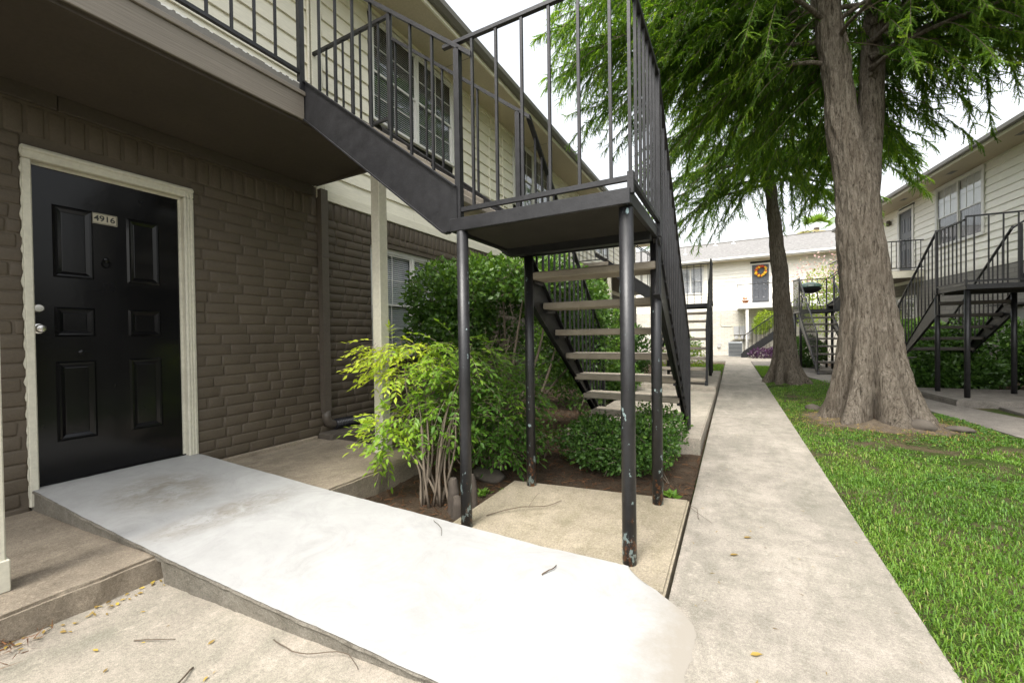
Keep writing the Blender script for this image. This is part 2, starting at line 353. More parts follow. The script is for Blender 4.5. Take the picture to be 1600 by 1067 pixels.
slab('grass_corner', [(.70, 13.42), (1.75, 13.42), (1.3, 17.6), (.70, 17.6)], -.15, -.01, M['lawn'], .01)
slab('plaza_path', [(2.9, -3), (4.4, -3), (3.85, 6.7), (3.2, 9), (3.0, 13.4), (3.0, 20.5), (.7, 20.5), (.7, 17.65), (1.35, 17.6), (1.82, 13.45), (2.58, 8.6), (2.82, 6.6)], -.12, .006, M['path'], .008)
FR = frame2(3.35, 9.38, 4.5)                     # right staircase frame: u to the right, v away
slab('right_stair_plinth', [tuple(FR(u, v, 0)[:2]) for u, v in ((-.25, -.3), (2.6, -.3), (2.6, 1.55), (-.3, 1.5))], -.1, .1, M['path'], .02)
slab('right_planting_bed', [(3.12, 9.3), (3.3, 7), (4.2, 5.5), (8, 5), (8, 20), (3.05, 20), (3.05, 13.4)], -.15, -.02, M['soil'], 0)
slab('right_bed_patch', [tuple(FR(u, v, 0)[:2]) for u, v in ((.1, -1.3), (2.6, -1.5), (2.6, -.4), (.2, -.36))], -.1, .03, M['path'], .01)

# ------------------------------------------------------------------ porch slab, ramp
def rough_slab(name, x0, x1, y0, y1, z0, z1, mat, **kw):
    bm = B(x0, x1, y0, y1, z0, z1)
    bmesh.ops.subdivide_edges(bm, edges=[e for e in bm.edges if abs(e.verts[0].co.y-e.verts[1].co.y) > .5], cuts=60)
    bmesh.ops.bevel(bm, geom=[e for e in bm.edges if all(abs(v.co.z-z1) < 1e-5 and abs(v.co.x-x1) < 1e-4 for v in e.verts)], offset=.014, segments=2, affect='EDGES')
    for v in bm.verts:
        if v.co.x > x1-.03:
            v.co.x += .012*vnoise(v.co, 7)+.006*vnoise(v.co, 30); v.co.z += .006*vnoise(v.co, 13) if v.co.z > 0 else 0
    return obj(name, bm, mat, kind='structure', **kw)
rough_slab('porch_slab', -4.0, -2.56, -2.5, 3.02, -.15, .12, M['porch'])
def ramp_z(x):
    xs = [-4.1, -3.9, -2.55, -.95, -.5, -.1]; zs = [.252, .25, .14, .034, .016, .0045]
    return float(np.interp(x, xs, zs))
def ramp():
    # outline: near edge y_n(x), far edge y_f(x), rounded feathered tip over the sidewalk
    nx, ny = 110, 40; V = []; F = []
    for i in range(nx+1):
        s = i/nx; x = -4.06 + s*(3.93)
        yn = .865 + .30*((x+4.06)/3.93)**1.2; yf = 1.79 + .33*((x+4.06)/3.5)
        if x > -.62:                                 # tip closes like a rounded fan
            t = (x+.62)/.49; k = .94+.06*max(0., 1-t**4)**.5; mid = 1.50+.02*t
            yf = mid + (yf-mid)*k; yn = mid - (mid-yn)*k*1.0 - .9*(1-t)*0 
        for j in range(ny+1):
            y = yn + (yf-yn)*j/ny
            w = (.012*vnoise((x, y, 0), 9)+.008*vnoise((x, y, 2), 31))*(1 if x > -.7 else .25); x_ = x+(max(0, (x+.62)/.49)**2)*(.025*vnoise((0, y, 0), 3)+.014*vnoise((0, y, 0), 15)+.016*vnoise((0, y, 0), 45)-.01-.27*max(0, (y-1.70)/.36)**2.2)
            z = ramp_z(x)+.004*vnoise((x, y, 0), 2.5) + .0015*vnoise((x, y, 0), 14)
            if x > -.62: z = max(.0022, z*max(0, 1-((x+.62)/.49)**2)**.5)
            V.append((x_, y + (w if j in (0, ny) else 0), z))
    for i in range(nx):
        for j in range(ny): F.append((i*(ny+1)+j, (i+1)*(ny+1)+j, (i+1)*(ny+1)+j+1, i*(ny+1)+j+1))
    o = fast('concrete_ramp', V, F, M['ramp'], None, at=(-2, 1.4, 0), kind='structure')
    for p in o.data.polygons: p.use_smooth = True
    # grey, unfinished side faces, slightly below the white top
    for nm, j, off in (('ramp_side', 0, 1), ('ramp_side', ny, -1)):
        bm = bmesh.new(); prev = None
        for i in range(nx+1):
            x, y, z = V[i*(ny+1)+j]
            lip = min(.022, z*.4) * (1+.5*vnoise((x, 0, 0), 12))
            prof = [(y+off*.03, z-.0035), (y-off*.001, z-.004), (y-off*.004+off*.004*vnoise((x, 1, 0), 40), z-lip*.6), (y+off*.006, z-lip-.004), (y+off*.003+off*.006*vnoise((x, 0, 9), 14), -.02 if x > -2.5 else .1)]
            cur = [bm.verts.new((x, a, min(b, z-.0035) if b > 0 else b)) for a, b in prof]
            if prev:
                for a in range(4): bm.faces.new([prev[a], prev[a+1], cur[a+1], cur[a]])
            prev = cur
        obj(nm, bm, M['rampside'], o, kind=None)
    return o
RAMP = ramp()

# ------------------------------------------------------------------ windows, doors, siding
def window(parent, P, u0, u1, z0, z1, units=2, grid=(3, 2), back='blinds', lower_grid=True, caseW=.06, mat='white', label=None):
    """P(u, w, z): u along the wall, w outwards. double-hung units with muntins"""
    bm = bmesh.new(); c = caseW
    box(bm, u0-c, u1+c, -.01, .032, z1, z1+c, P); box(bm, u0-c, u1+c, -.01, .045, z0-c*.8, z0, P)
    box(bm, u0-c, u0, -.01, .03, z0, z1, P); box(bm, u1, u1+c, -.01, .03, z0, z1, P)
    du = (u1-u0)/units
    for k in range(1, units): box(bm, u0+k*du-.025, u0+k*du+.025, -.01, .026, z0, z1, P)
    w = obj('window', bm, M[mat], parent, label=label)
    obj('window_interior', B(u0, u1, -.058, -.05, z0, z1, F=P), M['inside'], w)
    for k in range(units):
        a = u0+k*du+(.025 if k else 0); b = u0+(k+1)*du-(.025 if k < units-1 else 0); zm = z0+(z1-z0)*.48
        for (q0, q1, ww, up) in ((zm, z1, .012, 1), (z0, zm+.03, -.006, 0)):
            s = .023; bm = bmesh.new()
            box(bm, a, b, ww-.012, ww, q0, q0+s, P); box(bm, a, b, ww-.012, ww, q1-s, q1, P)
            box(bm, a, a+s, ww-.012, ww, q0+s, q1-s, P); box(bm, b-s, b, ww-.012, ww, q0+s, q1-s, P)
            sash = obj('sash', bm, M[mat], w)
            obj('pane', B(a+s, b-s, ww-.009, ww-.006, q0+s, q1-s, F=P), M['glass'], w)
            if grid and (up or lower_grid):
                for i in range(1, grid[0]):
                    x = a+s+(b-a-2*s)*i/grid[0]; obj('muntin', B(x-.0045, x+.0045, ww-.004, ww+.003, q0+s, q1-s, F=P), M[mat], w)
                for i in range(1, grid[1]):
                    z = q0+s+(q1-q0-2*s)*i/grid[1]; obj('muntin', B(a+s, b-s, ww-.0035, ww+.0025, z-.0045, z+.0045, F=P), M[mat], w)
        if back == 'blinds':
            bm = bmesh.new(); n = int((z1-z0)/.028)
            for i in range(n):
                z = z0+.01+i*.028
                v = [bm.verts.new(P(x, yy, zz)) for x, yy, zz in ((a, -.028, z), (b, -.028, z), (b, -.046, z+.022), (a, -.046, z+.022))]; bm.faces.new(v)
            obj('blinds', bm, M['blinds'], w, recalc=False)
        elif back == 'curtain':
            bm = bmesh.new(); n = 40; pr = None
            for i in range(n+1):
                x = a+(b-a)*i/n; ww = -.03+.007*math.sin(i*1.9)+.004*math.sin(i*.7); cur = [bm.verts.new(P(x, ww, z0)), bm.verts.new(P(x, ww, zm))]
                if pr: bm.faces.new([pr[0], cur[0], cur[1], pr[1]])
                pr = cur
            obj('curtain', bm, M['curtain'], w, recalc=False)
            obj('roller_shade', B(a, b, -.035, -.031, zm, z1, F=P), M['white'], w)
    return w
def door(parent, P, u0, u1, z0, z1, mat, knob_side=0, detail=True, label=None):
    d = obj('door', B(u0, u1, -.045, 0, z0, z1, F=P), M[mat], parent, label=label); W_ = u1-u0; Hh = z1-z0
    for (a, b) in ((.15, .385), (.60, .835)):
        for (c, e) in ((.13, .385), (.465, .56), (.655, .885)):
            p0, p1, q0, q1 = u0+a*W_, u0+b*W_, z0+c*Hh, z0+e*Hh
            if c == .655: q0, q1 = z0+.655*Hh, z0+.885*Hh
            bm = bmesh.new()                                   # raised moulding ring + bevelled field
            rings = [(0, .001), (.012, .014), (.022, .013), (.042, .002), (.046, .004)]
            pv = None
            for ins, w in rings:
                cur = [bm.verts.new(P(x, w, z)) for x, z in ((p0+ins, q0+ins), (p1-ins, q0+ins), (p1-ins, q1-ins), (p0+ins, q1-ins))]
                if pv:
                    for i in range(4): bm.faces.new([pv[i], pv[(i+1) % 4], cur[(i+1) % 4], cur[i]])
                pv = cur
            bm.faces.new(pv); obj('door_panel', bm, M[mat], d)
    ku = u0+.055 if knob_side == 0 else u1-.055
    zk = z0+Hh*.49
    def knob(z, r, nm):
        pts = [P(ku, w, z) for w in (0, .008, .012, .03, .036, .05, .062, .067)]
        rr = [r*1.15, r*1.15, r*.5, r*.4, r*.8, r*1.0, r*.75, r*.2] if nm == 'door_knob' else [r*1.2, r*1.2, r*1.1, r*1.05, r*.95, r*.9, r*.85, r*.3]
        if nm != 'door_knob': pts = [P(ku, w, z) for w in (0, .006, .01, .016, .02, .023, .025, .0255)]
        obj(nm, T(pts, rr, 18), M['nickel'], d, smooth=False)
    knob(zk, .028, 'door_knob'); knob(zk+.135, .027, 'deadbolt')
    return d
def siding(parent, P, u0, u1, z0, z1, expo, mat, holes=(), seg=None, w0=0.):
    z = z0; n = 0
    while z < z1-.02:
        t = min(z+expo, z1); spans = [(u0, u1)]
        for (a, b, c, e) in holes:
            if c < t-.01 and e > z+.01:
                ns = []
                for (p, q) in spans:
                    if b <= p or a >= q: ns.append((p, q)); continue
                    if a > p: ns.append((p, a))
                    if b < q: ns.append((b, q))
                spans = ns
        for (p, q) in spans:
            cuts = [p, q]
            if seg and q-p > seg:
                k = p+seg*(.4+.6*((n*37) % 10)/10); cuts = [p]
                while k < q-.4: cuts.append(k); k += seg
                cuts.append(q)
            for a, b in zip(cuts, cuts[1:]):
                bm = bmesh.new(); ln = [(w0+.034, z), (w0+.008, t+.018), (w0, t+.018), (w0, z)]
                v0 = [bm.verts.new(P(a+.0008, w, zz)) for w, zz in ln]; v1 = [bm.verts.new(P(b-.0008, w, zz)) for w, zz in ln]
                bm.faces.new(v0); bm.faces.new(v1[::-1])
                for i in range(4): bm.faces.new([v0[i], v0[(i+1) % 4], v1[(i+1) % 4], v1[i]])
                obj('siding_board', bm, M[mat], parent)
        z = t; n += 1

# ------------------------------------------------------------------ LEFT BUILDING
LB = thing('apartment_building', (-4, 1.3, 0), 'taupe painted brick and cream siding apartment building with black door at left', 'building')
PL = lambda u, w, z: Vector((-4+w, u, z))              # wall plane of the left building
bm = bmesh.new()
for a in ((-4.3, -4.012, -2.5, .86, -.1, 2.86), (-4.3, -4.012, .86, 1.80, 2.46, 2.86), (-4.3, -4.012, 1.80, 3.75, -.1, 2.86), (-4.3, -4.012, 3.75, 5.45, -.1, .95), (-4.3, -4.012, 3.75, 5.45, 2.4, 2.76), (-4.3, -4.012, 5.45, 7.7, -.1, 2.76)): box(bm, *a)
wall = obj('brick_wall', bm, M['mortar'], LB)
obj('rear_brick_wall', B(-4.3, -4.0, 7.7, 20, -.1, 2.76), M['farbrick'], LB)
BV = []
def brick_mesh(l, h, seed, dep=1.):
    r = random.Random(seed); bm = bmesh.new(); nx, nz = 3, 3; g = []; e_ = .009
    fy = [-.5, -.5+e_/l*1.2, .5-e_/l*1.2, .5]; fz = [-.5, -.5+e_/h, .5-e_/h, .5]; tilt = r.gauss(0, .0015)
    for j in range(nz+1):
        for i in range(nx+1):
            e = (i in (0, nx)) or (j in (0, nz)); co = (i in (0, nx)) and (j in (0, nz))
            y = fy[i]*l*(.97 if co else 1); z = fz[j]*h*(.95 if co else 1)
            y += r.uniform(-.003, .003); z += r.uniform(-.002, .002)*(1 if dep < 1 else 1.8)
            g.append(bm.verts.new(((r.uniform(.004, .007) if e else r.uniform(.0115, .0145)+tilt*(1 if j == 1 else -1))*dep, y, z)))
    for j in range(nz):
        for i in range(nx):
            k = j*(nx+1)+i; bm.faces.new([g[k], g[k+1], g[k+nx+2], g[k+nx+1]])
    ring = [g[i] for i in range(nx+1)]+[g[j*(nx+1)+nx] for j in range(1, nz+1)]+[g[nz*(nx+1)+i] for i in range(nx-1, -1, -1)]+[g[j*(nx+1)] for j in range(nz-1, 0, -1)]
    bk = [bm.verts.new((-.006, v.co.y*1.02, v.co.z*1.03)) for v in ring]
    for i in range(len(ring)): bm.faces.new([ring[i], bk[i], bk[(i+1) % len(ring)], ring[(i+1) % len(ring)]])
    bmesh.ops.recalc_face_normals(bm, faces=bm.faces[:]); me = bpy.data.meshes.new('brick'); bm.to_mesh(me); bm.free(); me.materials.append(M['brick'])
    for p in me.polygons: p.use_smooth = True
    return me
MODH, MODL = .092, .245
bricks = []                                              # (y, z, length, height)
nrow = int(2.52/MODH)
for r_ in range(nrow):
    z = .06+(r_+.5)*MODH; y = -1.4 - (MODL/2 if r_ % 2 else 0)
    while y < 7.7:
        l = MODL*random.uniform(.86, 1.12) if random.random() > .15 else MODL*.55
        segs = [(y, min(y+l, 7.69))]
        holes = []
        if z-MODH/2 < 2.46: holes.append((.86, 1.80))
        if .95 < z+MODH/2 and z-MODH/2 < 2.4: holes.append((3.75, 5.45))
        for a, b in holes:
            ns = []
            for p, q in segs:
                if b <= p or a >= q: ns.append((p, q)); continue
                if a > p: ns.append((p, a))
                if b < q: ns.append((b, q))
            segs = ns
        for p, q in segs:
            if q-p > .05: bricks.append(((p+q)/2, z, q-p-.009, MODH-.009))
        y += l
top = .06+nrow*MODH
y = -1.4
while y < 7.6:
    bricks.append((y, (top+2.745)/2, .084, 2.745-top-.012, 1)); y += .097
def bsize(b):
    u, v, d = proj((-4, b[0], b[1]))
    if d < 0 or u < -15 or u > 1100 or v < 120 or v > 760: return 0
    u2 = proj((-4, b[0]+b[2]/2, b[1]))[0]; u1 = proj((-4, b[0]-b[2]/2, b[1]))[0]
    if b[0] > 5.5: return 0
    return abs(u2-u1)*b[3]*FPX/d
bricks.sort(key=bsize, reverse=True)
cache = {}
restV, restF = [], []
def inst_mesh(b):
    dep = .42 if b[0] < 2.95 else .85; key = (round(b[2]/.02), round(b[3]/.01), random.randrange(4), dep)
    if key not in cache: cache[key] = brick_mesh(key[0]*.02, b[3] if len(b) > 4 else MODH-.009, hash(key) & 0xffff, dep)
    return cache[key]
for i, b in enumerate(bricks):
    me = inst_mesh(b)
    if i < 300:
        o = bpy.data.objects.new('brick', me); at = Vector((-4.012, b[0], b[1])); o.rotation_euler = (random.gauss(0, .008), 0, 0); link(o, wall, at)
    else:
        off = len(restV)
        V = [(v.co.x-4.012, v.co.y+b[0], v.co.z+b[1]) for v in me.vertices]; restV += V
        for p in me.polygons: restF.append([off+k for k in p.vertices])
me = bpy.data.meshes.new('bricks'); me.from_pydata([Vector(v)-Vector((-4, 1.3, 0)) for v in restV], [], restF); me.materials.append(M['brick'])
for p in me.polygons: p.use_smooth = True
ro = bpy.data.objects.new('brickwork', me); link(ro, wall, (-4, 1.3, 0)); ro['kind'] = 'stuff'
# white flaking paint line at the foot of the wall, frieze under the porch soffit
obj('wall_footing', B(-4.01, -3.965, 1.81, 2.93, .11, .155, bev=.01), M['porch'], LB)
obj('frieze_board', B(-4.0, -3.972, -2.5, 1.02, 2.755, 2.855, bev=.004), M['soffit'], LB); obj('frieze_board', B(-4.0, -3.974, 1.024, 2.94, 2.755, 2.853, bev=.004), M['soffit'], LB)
# door opening
for a in ((-4.1, -3.985, .855, .898, .14, 2.39), (-4.1, -3.985, 1.738, 1.808, .24, 2.39), (-4.1, -3.983, .855, 1.808, 2.392, 2.475)):
    bm = B(*a, bev=.006); obj('door_casing', bm, M['trim'], LB)
for a in ((-4.12, -4.036, .899, .906, .2, 2.39), (-4.12, -4.036, 1.718, 1.737, .24, 2.39), (-4.12, -4.036, .906, 1.718, 2.372, 2.391)): obj('door_stop', B(*a), M['trim'], LB)
for y0 in (1.742, 1.762, 1.782): obj('casing_bead', B(-3.986, -3.979, y0, y0+.012, .25, 2.44, bev=.003), M['trim'], LB)
obj('door_casing', B(-3.986, -3.974, .857, 1.806, 2.44, 2.462, bev=.004), M['trim'], LB)
for k in range(22):                                       # uneven caulk beside the brick ends
    z = .2+k*.105+random.uniform(-.012, .012); h = random.uniform(.05, .095); bm = bmesh.new(); d_ = random.uniform(.002, .009)
    prism(bm, [(.8548, z), (.852, z), (.852-d_*.6, z+h*.2), (.852-d_, z+h*.45), (.852-d_*.5, z+h*.75), (.852, z+h), (.8548, z+h)], -4.0, -3.987, 'x'); obj('caulk_edge', bm, M['trim'], LB)
PD = lambda u, w, z: Vector((-4.05+w, u, z))
D1 = door(LB, PD, .87, 1.73, .25, 2.385, 'door', 0)
obj('number_plate', B(-4.05, -4.046, 1.195, 1.335, 2.06, 2.135), M['plate'], D1)
bm = bmesh.new()
for a in ((1.198, 1.332, 2.063, 2.066), (1.198, 1.332, 2.129, 2.132), (1.198, 1.201, 2.066, 2.129), (1.329, 1.332, 2.066, 2.129)): box(bm, -4.046, -4.0452, a[0], a[1], a[2], a[3])
obj('plate_border', bm, M['ink'], D1)
cu = bpy.data.curves.new('digits', 'FONT'); cu.body = '4916'; cu.size = .058; cu.align_x = 'CENTER'; cu.align_y = 'CENTER'; cu.extrude = .0004; cu.offset = .0012
to = bpy.data.objects.new('digits', cu); COL.objects.link(to); dg = bpy.context.evaluated_depsgraph_get(); me = bpy.data.meshes.new_from_object(to.evaluated_get(dg)); bpy.data.objects.remove(to)
me.name = 'house_number'; me.materials.clear(); me.materials.append(M['ink'])
no = bpy.data.objects.new('house_number', me); link(no, D1, (-4.0452, 1.265, 2.0975)); no.rotation_euler = (R(90), 0, R(90))
bm = bmesh.new(); ball(bm, (-4.043, 1.27, 1.80), .018, .5, 1, 1.2, 2); tube(bm, [(-4.04, 1.27+.022*math.sin(t), 1.775+.028*math.cos(t)) for t in np.linspace(0, 6.2, 14)], .005, 6); obj('door_knocker', bm, M['door'], D1)
obj('door_viewer', T([(-4.05, 1.13, 1.13), (-4.043, 1.13, 1.13), (-4.036, 1.13, 1.13)], [.02, .02, .008], 14), M['door'], D1)
obj('door_sweep', B(-4.05, -4.035, .9, 1.735, .246, .262), M['door'], D1)
# balcony
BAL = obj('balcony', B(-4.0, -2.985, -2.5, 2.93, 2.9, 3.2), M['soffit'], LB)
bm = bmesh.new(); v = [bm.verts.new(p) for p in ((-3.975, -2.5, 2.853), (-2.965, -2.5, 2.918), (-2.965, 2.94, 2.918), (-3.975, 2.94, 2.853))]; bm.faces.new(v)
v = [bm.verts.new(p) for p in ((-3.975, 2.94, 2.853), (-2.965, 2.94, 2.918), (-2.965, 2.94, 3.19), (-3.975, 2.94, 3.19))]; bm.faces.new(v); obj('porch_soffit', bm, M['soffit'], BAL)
obj('fascia_board', B(-2.985, -2.955, -2.5, 2.115, 2.922, 3.105, bev=.004), M['fascia'], BAL)
obj('fascia_board', B(-2.985, -2.94, -2.5, 2.118, 3.107, 3.14, bev=.003), M['fascia'], BAL)
bm = B(-2.985, -2.962, -2.5, 2.11, 3.142, 3.20)
obj('slab_edge', bm, M['gutter'], BAL)
y = .2
while y < 2.08:
    w = random.uniform(.02, .07); h = random.uniform(.002, .014)
    if random.random() < .7:
        bm = bmesh.new(); v = [bm.verts.new((-2.9612, y+dy, 3.197+dz)) for dy, dz in ((0, .004), (w, .004), (w*.9, -h*.4), (w*.6, -h), (w*.35, -h*.5), (.003, -h*.8))]; bm.faces.new(v); obj('paint_flake', bm, M['white'], BAL, recalc=False)
    y += w+random.uniform(0, .03)
obj('balcony_floor', B(-4.0, -2.975, -2.5, 2.93, 3.2, 3.206), M['gutter'], BAL)
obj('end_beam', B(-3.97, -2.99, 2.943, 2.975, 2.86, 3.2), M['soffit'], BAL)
rl = obj('balcony_railing', B(-2.99, -2.95, -2.5, 2.12, 4.17, 4.2), M['metal'], LB)
obj('bottom_rail', B(-2.985, -2.955, -2.5, 2.1, 3.275, 3.30), M['metal'], rl)
y = -2.4
for y in [2.05-.152*k for k in range(1, 29)]: obj('baluster', B(-2.978, -2.962, y-.008, y+.008, 3.30, 4.17), M['metal'], rl)
for y in (2.1, 1.13, -.6): obj('railing_post', B(-2.99, -2.95, y-.02, y+.02, 3.12 if y > 2 else 3.2, 4.17), M['metal'], rl)
re_ = obj('end_railing', B(-4.0, -2.88, 2.955, 2.985, 4.27, 4.30), M['metal'], LB)
obj('bottom_rail', B(-4.0, -2.9, 2.957, 2.983, 3.30, 3.325), M['metal'], re_)
for k in range(8): obj('baluster', B(-3.9+k*.125-.008, -3.9+k*.125+.008, 2.962, 2.978, 3.325, 4.27), M['metal'], re_)
obj('railing_post', B(-2.90, -2.86, 2.95, 2.99, 3.2, 4.30), M['metal'], re_)
for (x, y) in ((-2.85, .475), (-2.94, 2.86)):
    bm = B(x-.052, x+.052, y-.052, y+.052, .12, 2.91, bev=.005); pb = obj('porch_post', bm, M['trim'], LB)
    obj('post_base', B(x-.062, x+.062, y-.062, y+.062, .121, .26, bev=.004), M['trim'], pb)
# upper storey
obj('upper_wall', B(-4.3, -4.06, -2.5, 20, 2.76, 5.4), M['inside'], LB)
W1 = (3.82, 5.47, 4.0, 5.24); W2 = (7.66, 9.5, 4.0, 5.30); W3 = (13.4, 15, 4.0, 5.2); UD = (.62, 1.42, 3.2, 5.2)
hl = [(w[0]-.06, w[1]+.06, w[2]-.05, w[3]+.06) for w in (W1, W2, W3)]+[(UD[0]-.08, UD[1]+.08, 3.1, 5.28)]
siding(LB, lambda u, w, z: Vector((-4.06+w, u, z)), -2.5, 2.93, 3.2, 5.38, .19, 'siding', hl, None, .034)
siding(LB, lambda u, w, z: Vector((-4.06+w, u, z)), 3.09, 20, 2.855, 5.38, .19, 'siding', hl, 3.66, .034)
obj('base_trim_board', B(-4.03, -3.985, 2.99, 20, 2.75, 2.86, bev=.003), M['siding'], LB)
obj('corner_trim', B(-4.03, -3.985, 2.95, 3.08, 2.862, 5.38, bev=.004), M['siding'], LB)
obj('conduit', T([(-3.985, 2.91, 3.2), (-3.985, 2.91, 5.37)], .014, 8), M['siding'], LB)
for y in (6.67, 7.18): obj('conduit', T([(-4.0, y, 2.87), (-4.0, y, 4.9), (-4.01, y+.05, 5.1), (-4.0, y+.1, 5.37)] if y < 7 else [(-4.0, y, 2.87), (-4.0, y, 5.37)], .016, 8), M['siding'], LB)
PU = lambda u, w, z: Vector((-4.0+w, u, z))
window(LB, PU, *W1, units=2, grid=(2, 2), back='blinds', caseW=.04); window(LB, PU, *W2, units=2, grid=(3, 2), back='blinds'); window(LB, PU, *W3, units=2, grid=(3, 2))
PUd = lambda u, w, z: Vector((-4.02+w, u, z)); door(LB, PUd, *UD, 'doorgrey', 0)
for a in ((UD[0]-.08, UD[0], 3.2, 5.28), (UD[1], UD[1]+.08, 3.2, 5.28), (UD[0], UD[1], 5.2, 5.28)): obj('door_casing', B(-4.03, -3.985, a[0], a[1], a[2], a[3]), M['white'], LB)
PW = lambda u, w, z: Vector((-4.1+w, u, z)); window(LB, PW, 3.82, 5.38, 1.0, 2.34, units=2, grid=(2, 2), back='blinds')
obj('window_sill', B(-4.06, -3.96, 3.72, 5.48, .9, .95, bev=.008), M['brick'], LB)
# eave
obj('eave_soffit', B(-4.06, -3.36, -2.5, 20.3, 5.38, 5.40), M['eave'], LB)
for k in range(7): obj('soffit_joint', B(-4.0, -3.37, -1+k*3.1, -.992+k*3.1, 5.377, 5.381), M['gutter'], LB)
obj('eave_trim', B(-4.02, -3.985, -2.5, 20, 5.33, 5.378), M['siding'], LB)
obj('eave_fascia', B(-3.36, -3.33, -2.5, 20.3, 5.36, 5.50), M['siding'], LB)
bm = bmesh.new(); prism(bm, [(-3.328, 5.41), (-3.28, 5.41), (-3.235, 5.46), (-3.23, 5.53), (-3.328, 5.53)], -2.5, 20.3, 'y'); obj('gutter', bm, M['gutter'], LB)
bm = bmesh.new(); prism(bm, [(-3.30, 5.535), (-9, 7.6), (-9, 7.5), (-3.34, 5.50)], -2.5, 20.4, 'y'); obj('roof', bm, M['shingle'], LB)
# downspout with corrugated extension on a block
dsp = bmesh.new(); prof = [(-4.0, 2.99), (-3.93, 2.99), (-3.93, 3.075), (-4.0, 3.075)]
prism(dsp, prof, .40, 2.84, 'z'); 
obj('downspout', dsp, M['downspout'], LB); obj('downspout_strap', B(-4.0, -3.925, 2.985, 3.08, 2.1, 2.13), M['downspout'], LB)
tubept = [(-3.965, 3.033, .41), (-3.965, 3.035, .33), (-3.965, 3.06, .275), (-3.965, 3.11, .25), (-3.965, 3.17, .245)]
obj('downspout_elbow', T(tubept, .046, 12), M['downspout'], LB, smooth=True)
bm = bmesh.new(); pts = []; rr = []
for k in range(74):
    pts.append((-3.955+.05*(k/74)**2, 3.13+k*.011, .245-.02*(k/74))); rr.append(.062 if k % 2 else .052)
tube(bm, pts, rr, 14); dp = obj('drain_pipe', bm, M['rubber']); tag(dp, 'black corrugated drain pipe at the foot of the brown downspout', 'drain pipe')
tag(obj('splash_block', B(-4.0, -3.78, 2.95, 3.72, -.06, .182, bev=.015), M['block']), 'brown concrete block under the corrugated drain pipe by the brick wall', 'concrete block')

